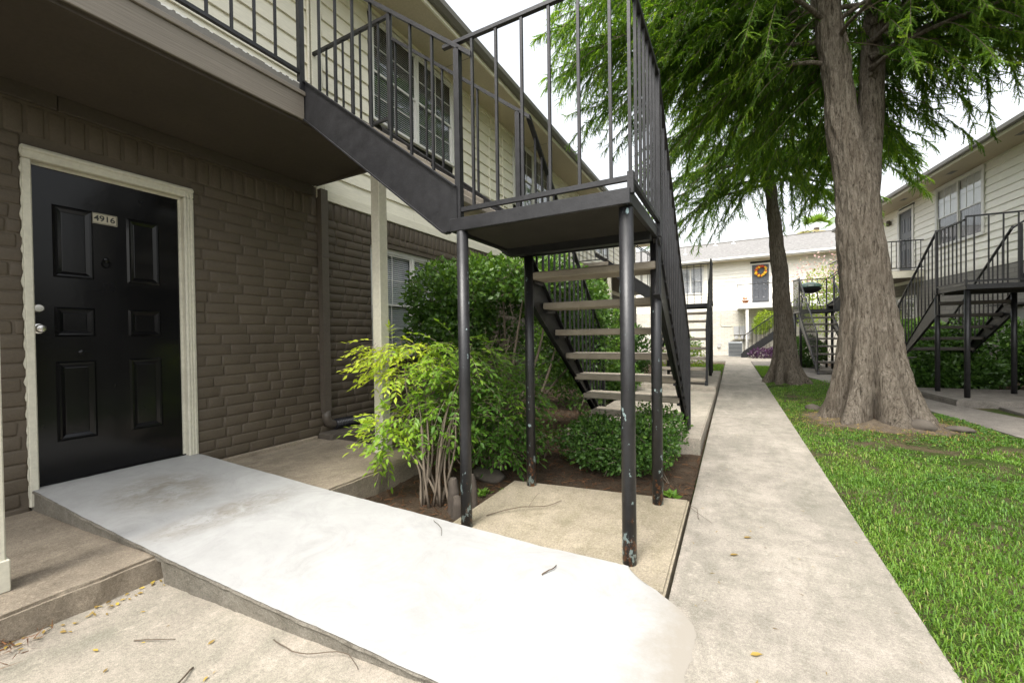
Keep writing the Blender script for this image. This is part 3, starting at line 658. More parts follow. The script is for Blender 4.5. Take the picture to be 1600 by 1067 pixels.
# ------------------------------------------------------------------ STAIRCASES
def staircase(F, z0, label, group, tread='tan', post='metal', upper=True, base=(-1.0, 2.6), steps=8, side_rails=True):
    """local coordinates are those of the near staircase: landing x -1.57..-.45, y 2.13..3.1, lower flight runs to +y, upper flight to -x"""
    t = thing('staircase', F(base[0], base[1], z0), label, 'staircase', group); m = M['metal']
    for (x, y) in ((-.485, 2.185), (-1.495, 2.15), (-.475, 3.05), (-1.44, 2.99)):
        obj('support_post', T([F(x, y, z0), F(x, y, 1.862)], .037, 20), M[post], t, smooth=True)
    lf = obj('landing_frame', B(-1.57, -.45, 2.115, 2.14, 1.865, 1.945, F=F, bev=.003), m, t)
    obj('frame_beam', B(-.475, -.448, 2.14, 3.12, 1.868, 1.943, F=F, bev=.003), m, lf); obj('frame_beam', B(-1.572, -1.545, 2.14, 3.12, 1.868, 1.943, F=F), m, lf)
    obj('frame_beam', B(-1.57, -.45, 3.095, 3.12, 1.862, 1.946, F=F), m, lf); obj('frame_beam', B(-1.545, -.475, 2.83, 2.90, 1.83, 1.89, F=F), m, lf)
    obj('landing_slab', B(-1.543, -.477, 2.142, 3.093, 1.885, 1.938, F=F), M['landing'], t)
    # landing railing, front
    r = obj('landing_railing', B(-1.62, -.44, 2.13, 2.158, 3.035, 3.06, F=F, bev=.002), m, t)
    obj('bottom_rail', B(-1.50, -.44, 2.132, 2.156, 1.985, 2.012, F=F), m, r)
    for k in range(6): x = -1.40+k*.17; obj('baluster', B(x-.008, x+.008, 2.136, 2.152, 2.012, 3.035, F=F), m, r)
    obj('corner_post', B(-.466, -.434, 2.128, 2.16, 1.92, 2.03, F=F), m, r); obj('baluster', B(-.46, -.444, 2.136, 2.152, 2.03, 3.04, F=F), m, r)
    # landing railing, outer side
    r = obj('side_railing', B(-.462, -.432, 2.16, 3.02, 2.985, 3.012, F=F), m, t)
    obj('bottom_rail', B(-.46, -.434, 2.16, 3.0, 1.972, 1.998, F=F), m, r)
    for k in range(6): y = 2.27+k*.118; obj('baluster', B(-.455, -.439, y-.008, y+.008, 1.998, 2.985, F=F), m, r)
    obj('railing_post', B(-.466, -.43, 2.99, 3.03, 1.88, 3.02, F=F), m, r)
    # lower flight
    y0 = 3.06; yend = y0+(steps*.205+.05)/.78; slope = .78
    rise = (1.94-z0)/(steps+.55); slope = rise/.263; yend = y0+steps*.263+.10
    zl = lambda y: 1.94-rise+.0-(y-2.99)*slope
    for x in (-.462, -1.452):
        bm = bmesh.new(); prism(bm, [(2.98, zl(2.98)-.235), (2.98, zl(2.98)+.14), (yend, zl(yend)+.14), (yend, max(z0, zl(yend)-.235)), (yend-.02, max(z0, zl(yend)-.24))], x, x+.012, 'x', F)
        s_ = obj('stringer', bm, m, t)
        for dz, in ((.14,), (-.245,)):
            bm = bmesh.new(); xa = x-.02 if x > -1 else x-.006
            prism(bm, [(2.98, zl(2.98)+dz), (2.98, zl(2.98)+dz+.01), (yend-.03, max(z0+.004, zl(yend-.03)+dz+.01)), (yend-.03, max(z0, zl(yend-.03)+dz))], xa, xa+.045, 'x', F); obj('stringer_flange', bm, m, s_)
    for k in range(1, steps+1):
        y = 2.99+(k-1)*.263; z = 1.94-k*rise
        obj('tread', B(-1.438, -.464, y, y+.28, z-.055, z, F=F, bev=.008), M[tread], t)
        for x in (-1.44, -.49): obj('tread_bracket', B(x, x+.026, y+.05, y+.23, z-.085, z-.056, F=F), m, t)
    for x, nm in ((-.448, 'stair_railing'), (-1.446, 'stair_railing')):
        if x < -1 and not side_rails: continue
        ys = 3.03; ye = yend-.12; zt = lambda y: 2.965-(y-3.03)*slope*1.0
        bm = bmesh.new(); prism(bm, [(ys, zt(ys)), (ys, zt(ys)+.028), (ye, zt(ye)+.028), (ye, zt(ye))], x-.018, x+.018, 'x', F)
        r = obj(nm, bm, m, t)
        obj('newel', B(x-.018, x+.018, ye-.02, ye+.02, max(z0, zl(ye)-.2), zt(ye)+.03, F=F), m, r)
        y = ys+.13
        while y < ye-.06:
            obj('baluster', B(x-.008, x+.008, y-.008, y+.008, zl(y)+.14, zt(y)+.006, F=F), m, r); y += .131
    # upper flight up to the balcony
    if upper:
        ru = (3.2-1.94)/6; sl_ = .76
        zu = lambda x: 1.90+(-1.5-x)*sl_
        for y in (2.118, 2.965):
            bm = bmesh.new(); prism(bm, [(-1.512, 1.905), (-1.512, 2.135), (-2.985, 2.135+1.473*.757), (-2.985, 2.955), (-1.62, 1.872), (-1.575, 1.87)], y, y+.012, 'y', F)
            s_ = obj('stringer', bm, m, t); yb = y-.018
            bm = bmesh.new(); prism(bm, [(-1.515, 2.135), (-1.515, 2.146), (-2.985, 2.146+1.47*.757), (-2.985, 2.135+1.47*.757)], yb, yb+.05, 'y', F); obj('stringer_flange', bm, m, s_)
            bm = bmesh.new(); prism(bm, [(-1.58, 1.862), (-1.62, 1.862), (-2.985, 2.945), (-2.985, 2.955), (-1.615, 1.871), (-1.58, 1.871)], yb, yb+.05, 'y', F); obj('stringer_flange', bm, m, s_)
        for k in range(1, 6):
            x = -1.56-(k-1)*.275; z = 1.94+k*ru; obj('tread', B(x-.29, x, 2.132, 2.963, z-.055, z, F=F, bev=.008), M[tread], t)
        for y in (2.145, 2.972):
            if y > 2.5: xs, xe = -1.40, -2.86
            else: xs, xe = -1.40, -2.95
            zt = lambda x: 2.965+(-1.46-x)*.775
            bm = bmesh.new(); prism(bm, [(xs, zt(xs)), (xs, zt(xs)+.03), (xe, zt(xe)+.03), (xe, zt(xe))], y-.02, y+.02, 'y', F); r = obj('stair_railing', bm, m, t)
            obj('newel', B(-1.53, -1.49, y-.02, y+.02, 1.94, zt(-1.51), F=F), m, r)
            for k in range(7):
                x = -1.71-k*.183
                if x > xe+.05: obj('baluster', B(x-.008, x+.008, y-.008, y+.008, 2.146+(-1.515-x)*.757, zt(x)+.005, F=F), m, r)
    return t
G = 'black outdoor staircases with a turn landing'
staircase(ID, .002, 'black steel staircase with open tan treads standing beside the white ramp, nearest one', G, post='post')
for (x, y, z) in (): pass
staircase(lambda x, y, z: Vector((x, 14.1-y, z)), .19, 'black staircase further along the sidewalk, its flight coming down towards the near stair', G)
MR = lambda x, y, z: FR(-(x+.45), y-2.13, z)
staircase(MR, .1, 'black staircase with dark treads on a plinth right of the big trunk', G, tread='darktread')
FR2 = frame2(2.15, 14.35, 4.5)
staircase(lambda x, y, z: FR2(-(x+.45)*.9, 5.28-y, z), .01, 'black staircase carrying the green grill, seen between the two cypress trunks', G, tread='darktread')

# ------------------------------------------------------------------ second balcony on the left building
PB = lambda x0, x1, y0, y1, z0, z1, **k: B(x0, x1, y0, y1, z0, z1, **k)
b2 = obj('balcony', B(-4.0, -2.985, 11.12, 18, 2.9, 3.2), M['fascia'], LB)
obj('fascia_board', B(-3.98, -2.95, 11.07, 11.118, 2.94, 3.1), M['fascia'], b2); obj('fascia_board', B(-3.98, -2.94, 11.05, 11.118, 3.102, 3.2), M['fascia'], b2)
rl = obj('balcony_railing', B(-3.98, -2.95, 11.12, 11.15, 4.2, 4.23), M['metal'], LB); obj('bottom_rail', B(-3.98, -2.95, 11.122, 11.148, 3.27, 3.295), M['metal'], rl)
for k in range(9): obj('baluster', B(-3.9+k*.115-.008, -3.9+k*.115+.008, 11.126, 11.142, 3.295, 4.2), M['metal'], rl)
obj('porch_post', B(-3.0, -2.9, 11.16, 11.26, .0, 2.9), M['trim'], LB)

# ------------------------------------------------------------------ RIGHT BUILDING
_a = R(8); _dx, _dy = -math.sin(_a), math.cos(_a)
PR = lambda u, w, z: Vector((5.6+_dx*u-_dy*w, 14.5+_dy*u+_dx*w, z))
RB = thing('apartment_building', PR(0, 0, 0), 'pale siding apartment building on the right behind the big cypress trunk', 'building')
obj('brick_wall', B(-1.8, 7.2, -.3, 0, -.1, 2.76, F=PR), M['greybrick'], RB)
obj('upper_wall', B(-1.8, 7.2, -.3, -.06, 2.76, 5.4, F=PR), M['inside'], RB)
obj('recess_brick_wall', B(-10, -1.5, -1.45, -1.12, -.1, 2.76, F=PR), M['greybrick'], RB)
obj('return_wall', B(-1.8, -1.5, -1.12, -.3, -.1, 5.4, F=PR), M['siding_white'], RB)
siding(RB, lambda u, w, z: PR(u, w-1.18, z), -10, -1.8, 2.76, 5.38, .19, 'siding_white', (), 4, .03)
WR = (.26, 2.05, 3.67, 5.26); DR = (3.35, 4.12, 3.13, 5.17)
hr = [(WR[0]-.06, WR[1]+.06, WR[2]-.05, WR[3]+.06), (DR[0]-.09, DR[1]+.09, 2.9, 5.27), (5.34, 6.86, 3.6, 5.26)]
siding(RB, lambda u, w, z: PR(u, w-.06, z), -1.8, 7.2, 2.855, 5.38, .19, 'siding_white', hr, 3.66, .034)
obj('base_trim_board', B(-1.8, 7.2, -.03, .012, 2.75, 2.857, F=PR), M['siding_white'], RB)
window(RB, PR, *WR, units=2, grid=(3, 2), back='curtain', lower_grid=False, caseW=.09)
window(RB, PR, 5.4, 6.8, 3.67, 5.2, units=2, grid=(3, 2))
window(RB, PR, 3.2, 4.6, 1.0, 2.3, units=2, grid=(2, 2), back='blinds')
dR = door(RB, lambda u, w, z: PR(u, w-.01, z), *DR, 'doorgrey', 1)
for a in ((DR[0]-.09, DR[0], DR[2], DR[3]+.09), (DR[1], DR[1]+.09, DR[2], DR[3]+.09), (DR[0], DR[1], DR[3], DR[3]+.09)): obj('door_casing', B(a[0], a[1], -.03, .03, a[2], a[3], F=PR), M['white'], RB)
bm = B(4.62, 4.75, .02, .13, 4.9, 5.1, F=PR, bev=.03); obj('wall_lamp', bm, M['block'], RB)
obj('eave_soffit', B(-10, 7.5, -.06, .72, 5.38, 5.40, F=PR), M['eave'], RB)
obj('eave_fascia', B(-10, 7.5, .72, .75, 5.36, 5.48, F=PR), M['siding'], RB); obj('gutter', B(-10, 7.5, .752, .85, 5.41, 5.53, F=PR, bev=.02), M['gutter'], RB)
for k in range(5): obj('soffit_vent', B(-4+k*2.3, -3.75+k*2.3, .3, .42, 5.374, 5.381, F=PR), M['gutter'], RB)
bm = bmesh.new(); pr = [(.80, 5.535), (-5.2, 7.7), (-5.2, 7.6), (.74, 5.495)]
v0 = [bm.verts.new(PR(-10, w, z)) for w, z in pr]; v1 = [bm.verts.new(PR(7.6, w, z)) for w, z in pr]; bm.faces.new(v0); bm.faces.new(v1[::-1])
for i in range(4): bm.faces.new([v0[i], v0[(i+1) % 4], v1[(i+1) % 4], v1[i]])
obj('roof', bm, M['shingle'], RB)
br = obj('balcony', B(2.75, 7.1, .013, 1.1, 2.85, 3.1, F=PR), M['fascia'], RB); obj('fascia_board', B(2.70, 2.748, .013, 1.13, 2.87, 3.08, F=PR), M['trim'], br)
rl = obj('balcony_railing', B(2.72, 2.75, .013, 1.1, 4.0, 4.03, F=PR), M['metal'], RB); obj('bottom_rail', B(2.722, 2.748, .013, 1.1, 3.16, 3.185, F=PR), M['metal'], rl)
for k in range(9): obj('baluster', B(2.727, 2.743, .08+k*.12-.008, .08+k*.12+.008, 3.185, 4.0, F=PR), M['metal'], rl)
fr_ = obj('front_railing', B(2.75, 7.1, 1.07, 1.1, 4.0, 4.03, F=PR), M['metal'], RB)
for k in range(34): obj('baluster', B(2.8+k*.124-.008, 2.8+k*.124+.008, 1.077, 1.093, 3.1, 4.0, F=PR), M['metal'], fr_)
bn = obj('balcony', B(-10, -3.05, -1.11, .3, 2.9, 3.2, F=PR), M['fascia'], RB); obj('fascia_board', B(-10, -3.05, .302, .33, 2.92, 3.15, F=PR), M['trim'], bn)
for k in range(4): 
    o = obj('meter_box', B(-2.2+k*.42, -1.82+k*.42, .003, .12, 1.15, 1.72, F=PR, bev=.01), M['meter'], RB)
obj('meter_shelf', B(-2.3, -.4, .003, .3, 1.76, 1.80, F=PR), M['metal'], RB)

# ------------------------------------------------------------------ FAR BUILDING
PF = lambda u, w, z: Vector((u, 26-w-.035*u, z))
FB = thing('apartment_building', (0, 26, 0), 'white two storey building with shingle roof closing the far end of the sidewalk', 'building')
obj('brick_wall', B(-16, 22, -.3, 0, -.1, 2.5, F=PF), M['whitebrick'], FB)
obj('upper_wall', B(-16, 22, -.3, -.06, 2.5, 5.22, F=PF), M['inside'], FB)
hf = [(.88, 1.80, 2.7, 5.0), (-2.85, -1.42, 3.5, 5.05)]
siding(FB, lambda u, w, z: PF(u, w-.06, z), -16, 22, 2.5, 5.2, .2, 'siding_white', hf, None, .034)
window(FB, PF, -2.78, -1.48, 3.55, 5.0, units=2, grid=(2, 2))
dF = door(FB, lambda u, w, z: PF(u, w, z), .96, 1.74, 2.86, 4.9, 'doorgrey', 1)
for a in ((.88, .96, 2.8, 4.98), (1.74, 1.82, 2.8, 4.98), (.96, 1.74, 4.9, 4.98)): obj('door_casing', B(a[0], a[1], -.03, .03, a[2], a[3], F=PF), M['white'], FB)
obj('eave_soffit', B(-16, 22, -.06, .6, 5.2, 5.22, F=PF), M['eave'], FB); obj('eave_fascia', B(-16, 22, .6, .63, 5.18, 5.33, F=PF), M['white'], FB); obj('gutter', B(-16, 22, .632, .72, 5.24, 5.35, F=PF), M['white'], FB)
bm = bmesh.new(); pr = [(.70, 5.36), (-5, 7.25), (-5, 7.15), (.64, 5.33)]
v0 = [bm.verts.new(PF(-16, w, z)) for w, z in pr]; v1 = [bm.verts.new(PF(22, w, z)) for w, z in pr]; bm.faces.new(v0); bm.faces.new(v1[::-1])
for i in range(4): bm.faces.new([v0[i], v0[(i+1) % 4], v1[(i+1) % 4], v1[i]])
obj('roof', bm, M['shingle'], FB)
for (u, w, h) in ((-2.55, -1.7, .35), (-.95, -4.3, .3), (.1, -4.3, .3)):
    zz = 5.36+(.7-w)*.331; obj('roof_vent', T([PF(u, w, zz-.05), PF(u, w, zz+.06), PF(u, w, zz+.07), PF(u, w, zz+h)], [.16, .1, .05, .05], 10), M['meter'], FB)
obj('ridge_cap', B(-16, 22, -5.12, -4.9, 7.22, 7.29, F=PF), M['gutter'], FB)
bf = obj('balcony', B(.25, 4.2, .003, 1.1, 2.52, 2.8, F=PF), M['white'], FB)
obj('porch_post', B(.62, .76, .9, 1.04, 0, 2.52, F=PF), M['white'], FB)
rl = obj('balcony_railing', B(.25, 4.2, 1.06, 1.09, 3.76, 3.79, F=PF), M['metal'], FB); obj('bottom_rail', B(.25, 4.2, 1.06, 1.085, 2.86, 2.88, F=PF), M['metal'], rl)
obj('end_rail', B(.25, .28, .02, 1.06, 3.76, 3.79, F=PF), M['metal'], rl)
mb = obj('meter_board', B(.0, .95, .003, .1, .85, 1.7, F=PF), M['trim'], FB)
for k in range(3): obj('meter_box', B(.06+k*.29, .32+k*.29, .1, .2, 1.15, 1.62, F=PF), M['meter'], FB)
for k in range(3): obj('electric_meter', T([PF(.19+k*.29, .1, 1.0), PF(.19+k*.29, .26, 1.0)], .1, 12), M['meter'], FB)
obj('conduit', T([PF(-.6, .02, 2.4), PF(-.6, .02, 1.75), PF(-.5, .02, 1.62), PF(.0, .02, 1.62)], .02, 6), M['trim'], FB)
obj('junction_box', B(-.75, -.6, .003, .09, .45, .7, F=PF), M['meter'], FB)
# ac unit
ac = thing('ac_unit', PF(.12, 1.2, 0), 'grey air conditioner unit standing by the far white brick wall', 'air conditioner')
obj('cabinet', B(-.20, .46, .9, 1.5, .02, .78, F=PF, bev=.02), M['acgrey'], ac)
for k in range(9): obj('grille_bar', B(-.17, .43, 1.5, 1.512, .09+k*.07, .12+k*.07, F=PF), M['metal'], ac)
obj('fan_guard', T([PF(.13, 1.2, .78), PF(.13, 1.2, .80)], .25, 16), M['metal'], ac)
# far stair
fs = thing('staircase', (.5, 24, 0), 'black straight staircase with pale treads rising to the right at the far building', 'staircase')
Ff = lambda x, y, z: Vector((x, y, z))
for y in (23.7, 24.6):
    bm = bmesh.new(); prism(bm, [(.38, 0), (.62, 0), (3.4, 2.15), (3.4, 2.5), (.38, .2)], y, y+.03, 'y'); obj('stringer', bm, M['metal'], fs)
    bm = bmesh.new(); prism(bm, [(.5, 1.05), (.5, 1.09), (3.4, 3.36), (3.4, 3.32)], y, y+.03, 'y'); r = obj('stair_railing', bm, M['metal'], fs)
    for k in range(16): x = .52+k*.18; obj('baluster', B(x-.01, x+.01, y+.005, y+.025, .2+(x-.5)*.76, 1.07+(x-.5)*.783), M['metal'], r)
for k in range(10): obj('tread', B(.42+k*.28, .72+k*.28, 23.73, 24.6, .16+k*.215, .21+k*.215), M['concrete'], fs)
# wreath, pot, lantern mat
wr = thing('wreath', PF(1.37, .03, 4.6), 'yellow and orange flower wreath hanging on the far grey door', 'wreath')
for k in range(26):
    a = k/26*6.283; rr_ = .23+random.uniform(-.04, .04)
    bm = ball(bmesh.new(), PF(1.37+rr_*math.cos(a), .05+random.uniform(0, .04), 4.55+rr_*math.sin(a)), random.uniform(.05, .085), sub=1, jit=.5)
    obj('flower', bm, M['yellowflower'] if random.random() < .8 else M['redflower'], wr)
pot = thing('flower_pot', PF(.62, .9, 2.8), 'small terracotta pot standing on the far white balcony', 'flower pot')
obj('pot', T([PF(.62, .9, 2.803), PF(.62, .9, 2.9), PF(.62, .9, 2.96)], [.1, .15, .17], 12), M['terracotta'], pot)
bm = bmesh.new(); [ball(bm, PF(.62+random.uniform(-.1, .1), .9, 2.99+random.uniform(0, .1)), .05, sub=1, jit=.5) for _ in range(6)]; obj('plant', bm, M['terracotta'], pot)
# grill on landing of the fourth staircase
gx = FR2(.35, 2.55, 1.94); gr = thing('grill', gx, 'green lidded kettle grill standing on the stair landing between the trunks', 'grill')
bm = ball(bmesh.new(), (gx.x, gx.y, 2.72), .34, 1, .8, .5, 3); bmesh.ops.delete(bm, geom=[v for v in bm.verts if v.co.z < 2.70], context='VERTS'); obj('lid', bm, M['grillgreen'], gr, smooth=True)
bm = ball(bmesh.new(), (gx.x, gx.y, 2.69), .33, 1, .8, .55, 3); bmesh.ops.delete(bm, geom=[v for v in bm.verts if v.co.z > 2.70], context='VERTS'); obj('bowl', bm, M['metal'], gr, smooth=True)
for dx, dy in ((-.22, -.15), (.22, -.15), (0, .2)): obj('leg', T([(gx.x+dx*.7, gx.y+dy*.7, 2.6), (gx.x+dx*1.3, gx.y+dy*1.3, 1.94)], .014, 6), M['metal'], gr)
obj('handle', T([(gx.x-.1, gx.y-.27, 2.76), (gx.x-.1, gx.y-.32, 2.78), (gx.x+.1, gx.y-.32, 2.78), (gx.x+.1, gx.y-.27, 2.76)], .012, 6), M['metal'], gr)

# ------------------------------------------------------------------ TREES
def trunk_mesh(pts, rads, base_flare=None, n=72, step=.045, lob=0, seed=0, dis=.012):
    """lofted bark surface; lobes at the foot become root buttresses"""
    r = random.Random(seed); P = [Vector(p) for p in pts]
    L = [0]
    for a, b in zip(P, P[1:]): L.append(L[-1]+(b-a).length)
    N = max(6, int(L[-1]/step)); bm = bmesh.new(); prev = None
    lobes = [(6.283*i/max(1, lob)+r.uniform(-.25, .25), r.uniform(.8, 1.35), r.uniform(.15, .24)) for i in range(lob)]
    for i in range(N+1):
        s = L[-1]*i/N
        c = Vector([float(np.interp(s, L, [p[k] for p in P])) for k in range(3)]); rad = float(np.interp(s, L, rads))
        if i: c = c
        fl = math.exp(-max(0, s-.12)/(.62 if lob == 8 else .42)) if lob else 0
        cur = []
        for k in range(n):
            th = 2*math.pi*k/n
            q = 1.0
            for (a, am, w) in lobes:
                d = math.atan2(math.sin(th-a), math.cos(th-a)); q += .10*am*(fl**1.2)*math.exp(-(d/w)**2)
            if lob:
                tw_ = th+.35*vnoise((math.cos(th)*1.3, math.sin(th)*1.3, seed+s*.35)); cr = abs(math.sin(lob*.5*tw_+seed))
                q += fl*(.85*cr**.5-.66) + .22*math.exp(-s/.13)*(cr-.45) + .045*math.exp(-s/1.8)*(cr**.5-.6)
            d3 = Vector((math.cos(th), math.sin(th), 0))
            p = c+d3*rad*q
            k1 = vnoise((p.x*13, p.y*13, p.z*2.6)); k2 = vnoise((p.x*30, p.y*30, p.z*5)); k3 = vnoise((p.x*3, p.y*3, p.z*1.5))
            p += d3*(dis*(1-2.2*abs(k1))+dis*.8*k2+dis*1.5*k3)
            cur.append(bm.verts.new(p))
        if prev:
            for k in range(n): bm.faces.new([prev[k], prev[(k+1) % n], cur[(k+1) % n], cur[k]])
        prev = cur
    bm.faces.new(prev); return bm
def frond_template(npair=8, L=.15, leafL=.042, leafW=.0112):
    V = []; F = []
    V += [(0, -.002, 0), (0, .002, 0), (L, 0, -.05)]; F.append((0, 1, 2))
    for i in range(npair):
        s = (i+.6)/npair; x = L*s; z = -.05*s*s; ll = leafL*(1-.55*s)*(.75+.25*math.sin(i*2.1))
        for sg in (-1, 1):
            a = R(52-14*s); b = len(V); V += [(x-leafW, 0, z), (x+leafW, 0, z), (x+ll*math.cos(a), sg*ll*math.sin(a), z-.012)]; F.append((b, b+1, b+2))
    return np.array(V), np.array(F)
def scatter(TV, TF, pos, dirs, ups, scale, var):
    """place a template (x forward, z up) many times"""
    d = dirs/np.linalg.norm(dirs, axis=1, keepdims=True); y = np.cross(ups, d); y /= np.linalg.norm(y, axis=1, keepdims=True)+1e-9; z = np.cross(d, y)
    X = TV[None, :, 0:1]*d[:, None]+TV[None, :, 1:2]*y[:, None]+TV[None, :, 2:3]*z[:, None]
    V = pos[:, None]+X*scale[:, None, None]; n, k = len(pos), len(TV)
    F = TF[None]+(np.arange(n)*k)[:, None, None]
    return V.reshape(-1, 3), F.reshape(-1, TF.shape[1]), np.repeat(var, k)
FT = frond_template()
def crown(tree, limbs, seed, nsub=15, keep=None, ztop=8):
    r = np.random.default_rng(seed); pos = []; dirs = []; var = []; tw = bmesh.new()
    for (p0, az, ln, rise, droop, r0) in limbs:
        p0 = np.array(p0); d = np.array([math.sin(az), math.cos(az), 0]); pts = []
        wob = r.normal(0, .12, 3)
        for i in range(11):
            s = i/10; pts.append(p0+d*ln*s*.97+np.array([0, 0, rise*s-droop*s*s*s])+np.array([wob[0]*math.sin(s*3), wob[1]*math.sin(s*4), .05*math.sin(s*9+wob[2]*9)]))
        pts = np.array(pts); obj('limb', T([tuple(p) for p in pts], [max(.006, r0*(1-.92*i/10)) for i in range(11)], 7), M['bark'], tree, smooth=True)
        m = int(nsub*ln/2.5)
        for k in range(m):
            s = .04+.96*(k+r.random())/m; b = np.array([np.interp(s, np.linspace(0, 1, 11), pts[:, c]) for c in range(3)])
            t = d*(.5+.4*s)+np.array([d[1], -d[0], 0])*(1 if k % 2 else -1)*r.uniform(.4, 1.1)*(1.1-.6*s)+np.array([0, 0, r.uniform(-.75, .3)]); t /= np.linalg.norm(t)
            L2 = (.45+.75*(1-s)+.25*r.random())*min(1, ln/2.2); sub = []
            q = 8
            for i in range(q+1):
                u = i/q; sub.append(b+t*L2*u+np.array([0, 0, -.38*L2*u*u]))
            sub = np.array(sub)
            if keep is not None and keep(sub).mean() < .6: continue
            tube(tw, [tuple(p) for p in sub], [.007*(1-.8*i/q)+.0015 for i in range(q+1)], 3, False)
            nf = int(12+L2*49)
            for i in range(nf):
                u = (i+r.random())/nf; pp = np.array([np.interp(u, np.linspace(0, 1, q+1), sub[:, c]) for c in range(3)])
                side = np.cross(t, [0, 0, 1]); side /= np.linalg.norm(side)+1e-6
                dd = t*r.uniform(.2, .9)+side*r.normal(0, .7)+np.array([0, 0, r.uniform(-1.25, .1)])
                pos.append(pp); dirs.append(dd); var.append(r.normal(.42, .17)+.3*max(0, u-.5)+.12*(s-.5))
    pos = np.array(pos); dirs = np.array(dirs); var = np.clip(np.array(var), 0, 1)
    if keep is not None:
        k = keep(pos); pos, dirs, var = pos[k], dirs[k], var[k]
    k = (pos[:, 2] < ztop) | (r.random(len(pos)) < .4); pos, dirs, var = pos[k], dirs[k], var[k]      # the part far overhead is sparser, with bigger sprays
    up = np.tile([0, 0, 1.], (len(pos), 1))+r.normal(0, .45, (len(pos), 3))
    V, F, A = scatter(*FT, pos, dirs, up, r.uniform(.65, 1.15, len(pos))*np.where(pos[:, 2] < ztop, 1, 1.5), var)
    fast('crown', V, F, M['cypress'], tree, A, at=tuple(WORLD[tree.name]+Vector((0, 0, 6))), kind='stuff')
    obj('twigs', tw, M['twig'], tree, kind='stuff')
    return len(pos)
t1 = thing('cypress_tree', (1.63, 7.08, 0), 'large forked cypress tree with thick buttressed trunk on the lawn', 'tree')
obj('trunk', trunk_mesh([(1.63, 7.1, -.03), (1.62, 7.1, .5), (1.61, 7.1, .9), (1.6, 7.1, 1.4), (1.54, 7.1, 2.2), (1.48, 7.1, 3.0), (1.40, 7.08, 3.6), (1.32, 7.06, 4.1), (1.26, 7.05, 4.8), (1.14, 7.1, 5.8), (.95, 7.15, 7.5), (.8, 7.2, 10)], [.49, .39, .335, .285, .25, .224, .19, .168, .155, .146, .115, .04], lob=8, n=150, seed=4, dis=.017), M['bark'], t1, smooth=True)
obj('trunk_fork', trunk_mesh([(1.56, 7.18, 2.5), (1.60, 7.22, 3.2), (1.65, 7.28, 3.7), (1.69, 7.32, 4.2), (1.72, 7.36, 4.8), (1.76, 7.4, 5.8), (1.72, 7.25, 7.5), (1.8, 7.3, 9.5)], [.14, .152, .138, .13, .128, .12, .10, .04], n=56, seed=9, dis=.01), M['bark'], t1, smooth=True)
rr = random.Random(11); limbs = []
def axis1(z): return (1.28-.2*(z-4.8)*.55 if z > 4.8 else 1.4, 7.1, z)
for k in range(18):
    z = 4.5+k*.155+rr.uniform(-.1, .1); az = k*2.4+rr.uniform(-.35, .35)
    right = k % 2; p = (1.65, 7.2, z) if right else axis1(z)
    ln = rr.uniform(2.3, 3.7)*(1 if z < 8 else .75)*(.68 if math.cos(az) < -.45 else 1)*(.85 if math.sin(az) < -.7 else 1)
    limbs.append((p, az, ln, rr.uniform(.2, .8), rr.uniform(.7, 1.5), .034))
# long low boughs that reach over the walk, towards the viewer and over the path
for (z, azd, ln, rise, dr) in ((5.2, -82, 3.7, .9, .9), (5.6, -100, 3.6, .9, .9), (6.0, -70, 3.7, .8, .8), (5.0, -60, 3.0, .6, 1.0), (6.3, -118, 3.4, .6, .8), (5.4, -130, 2.6, .7, .8), (6.8, -92, 3.8, .6, .9), (7.2, -80, 3.8, .4, .8), (5.0, -15, 2.6, .4, .9), (5.5, 10, 2.8, .4, 1.), (6.0, -40, 3.0, .4, 1.), (6.6, -20, 3.0, .4, 1.), (6.4, 40, 3.2, .4, 1.), (6.9, 75, 3.6, .4, 1.), (7.3, 110, 3.4, .3, 1.1), (6.2, 100, 3.6, .6, .9), (6.6, 85, 3.8, .5, .9), (7.0, 125, 3.2, .4, 1.), (5.9, -88, 3.9, 1.0, .8), (6.5, -78, 3.9, .8, .8), (6.2, -104, 3.7, .8, .8), (5.4, -92, 3.4, 1.0, .7), (7.6, -95, 3.6, .4, .8),
                              (4.9, 100, 2.2, .6, .75), (5.1, 140, 1.9, .5, .7), (5.1, 70, 2.4, .6, .9), (5.5, 120, 2.8, .6, .9), (5.8, 95, 3.1, .6, 1.), (7.0, 160, 2.2, .5, .9), (6.3, 135, 3., .5, 1.), (6.2, 80, 3.6, .4, 1.2), (4.7, 20, 2.6, .4, .9), (4.8, -25, 2.6, .4, .9), (7.4, 185, 2.0, .5, .7), (7.2, -155, 2.2, .6, .7), (5.4, 105, 3.2, .6, .9), (5.7, 130, 3.0, .5, .9), (6.1, 110, 3.4, .5, 1.), (6.6, 150, 2.8, .4, .9), (6.8, 120, 3.4, .4, 1.), (5.3, 85, 2.9, .6, .9), (5.7, 60, 3.0, .5, 1.), (7.0, 100, 3.8, .3, 1.1), (7.0, 140, 3.8, .3, 1.1), (5.6, -75, 2.6, .5, .9), (6.4, -95, 3.2, .4, 1.0), (6., -140, 3.4, .5, 1.0)):
    limbs.append(((1.66, 7.2, z) if azd > 0 else axis1(z), R(azd), ln, rise, dr, .034))
n1 = crown(t1, limbs, 3, 20, lambda P: ~((P[:, 1] < 6.9) & (P[:, 1] > 4.2) & (P[:, 0] > .72) & (P[:, 0] < 1.62) & (P[:, 2] < 6.5)), 7.4)
t2 = thing('cypress_tree', (1.12, 12, 0), 'slender single trunk cypress tree standing further down the sidewalk', 'tree')
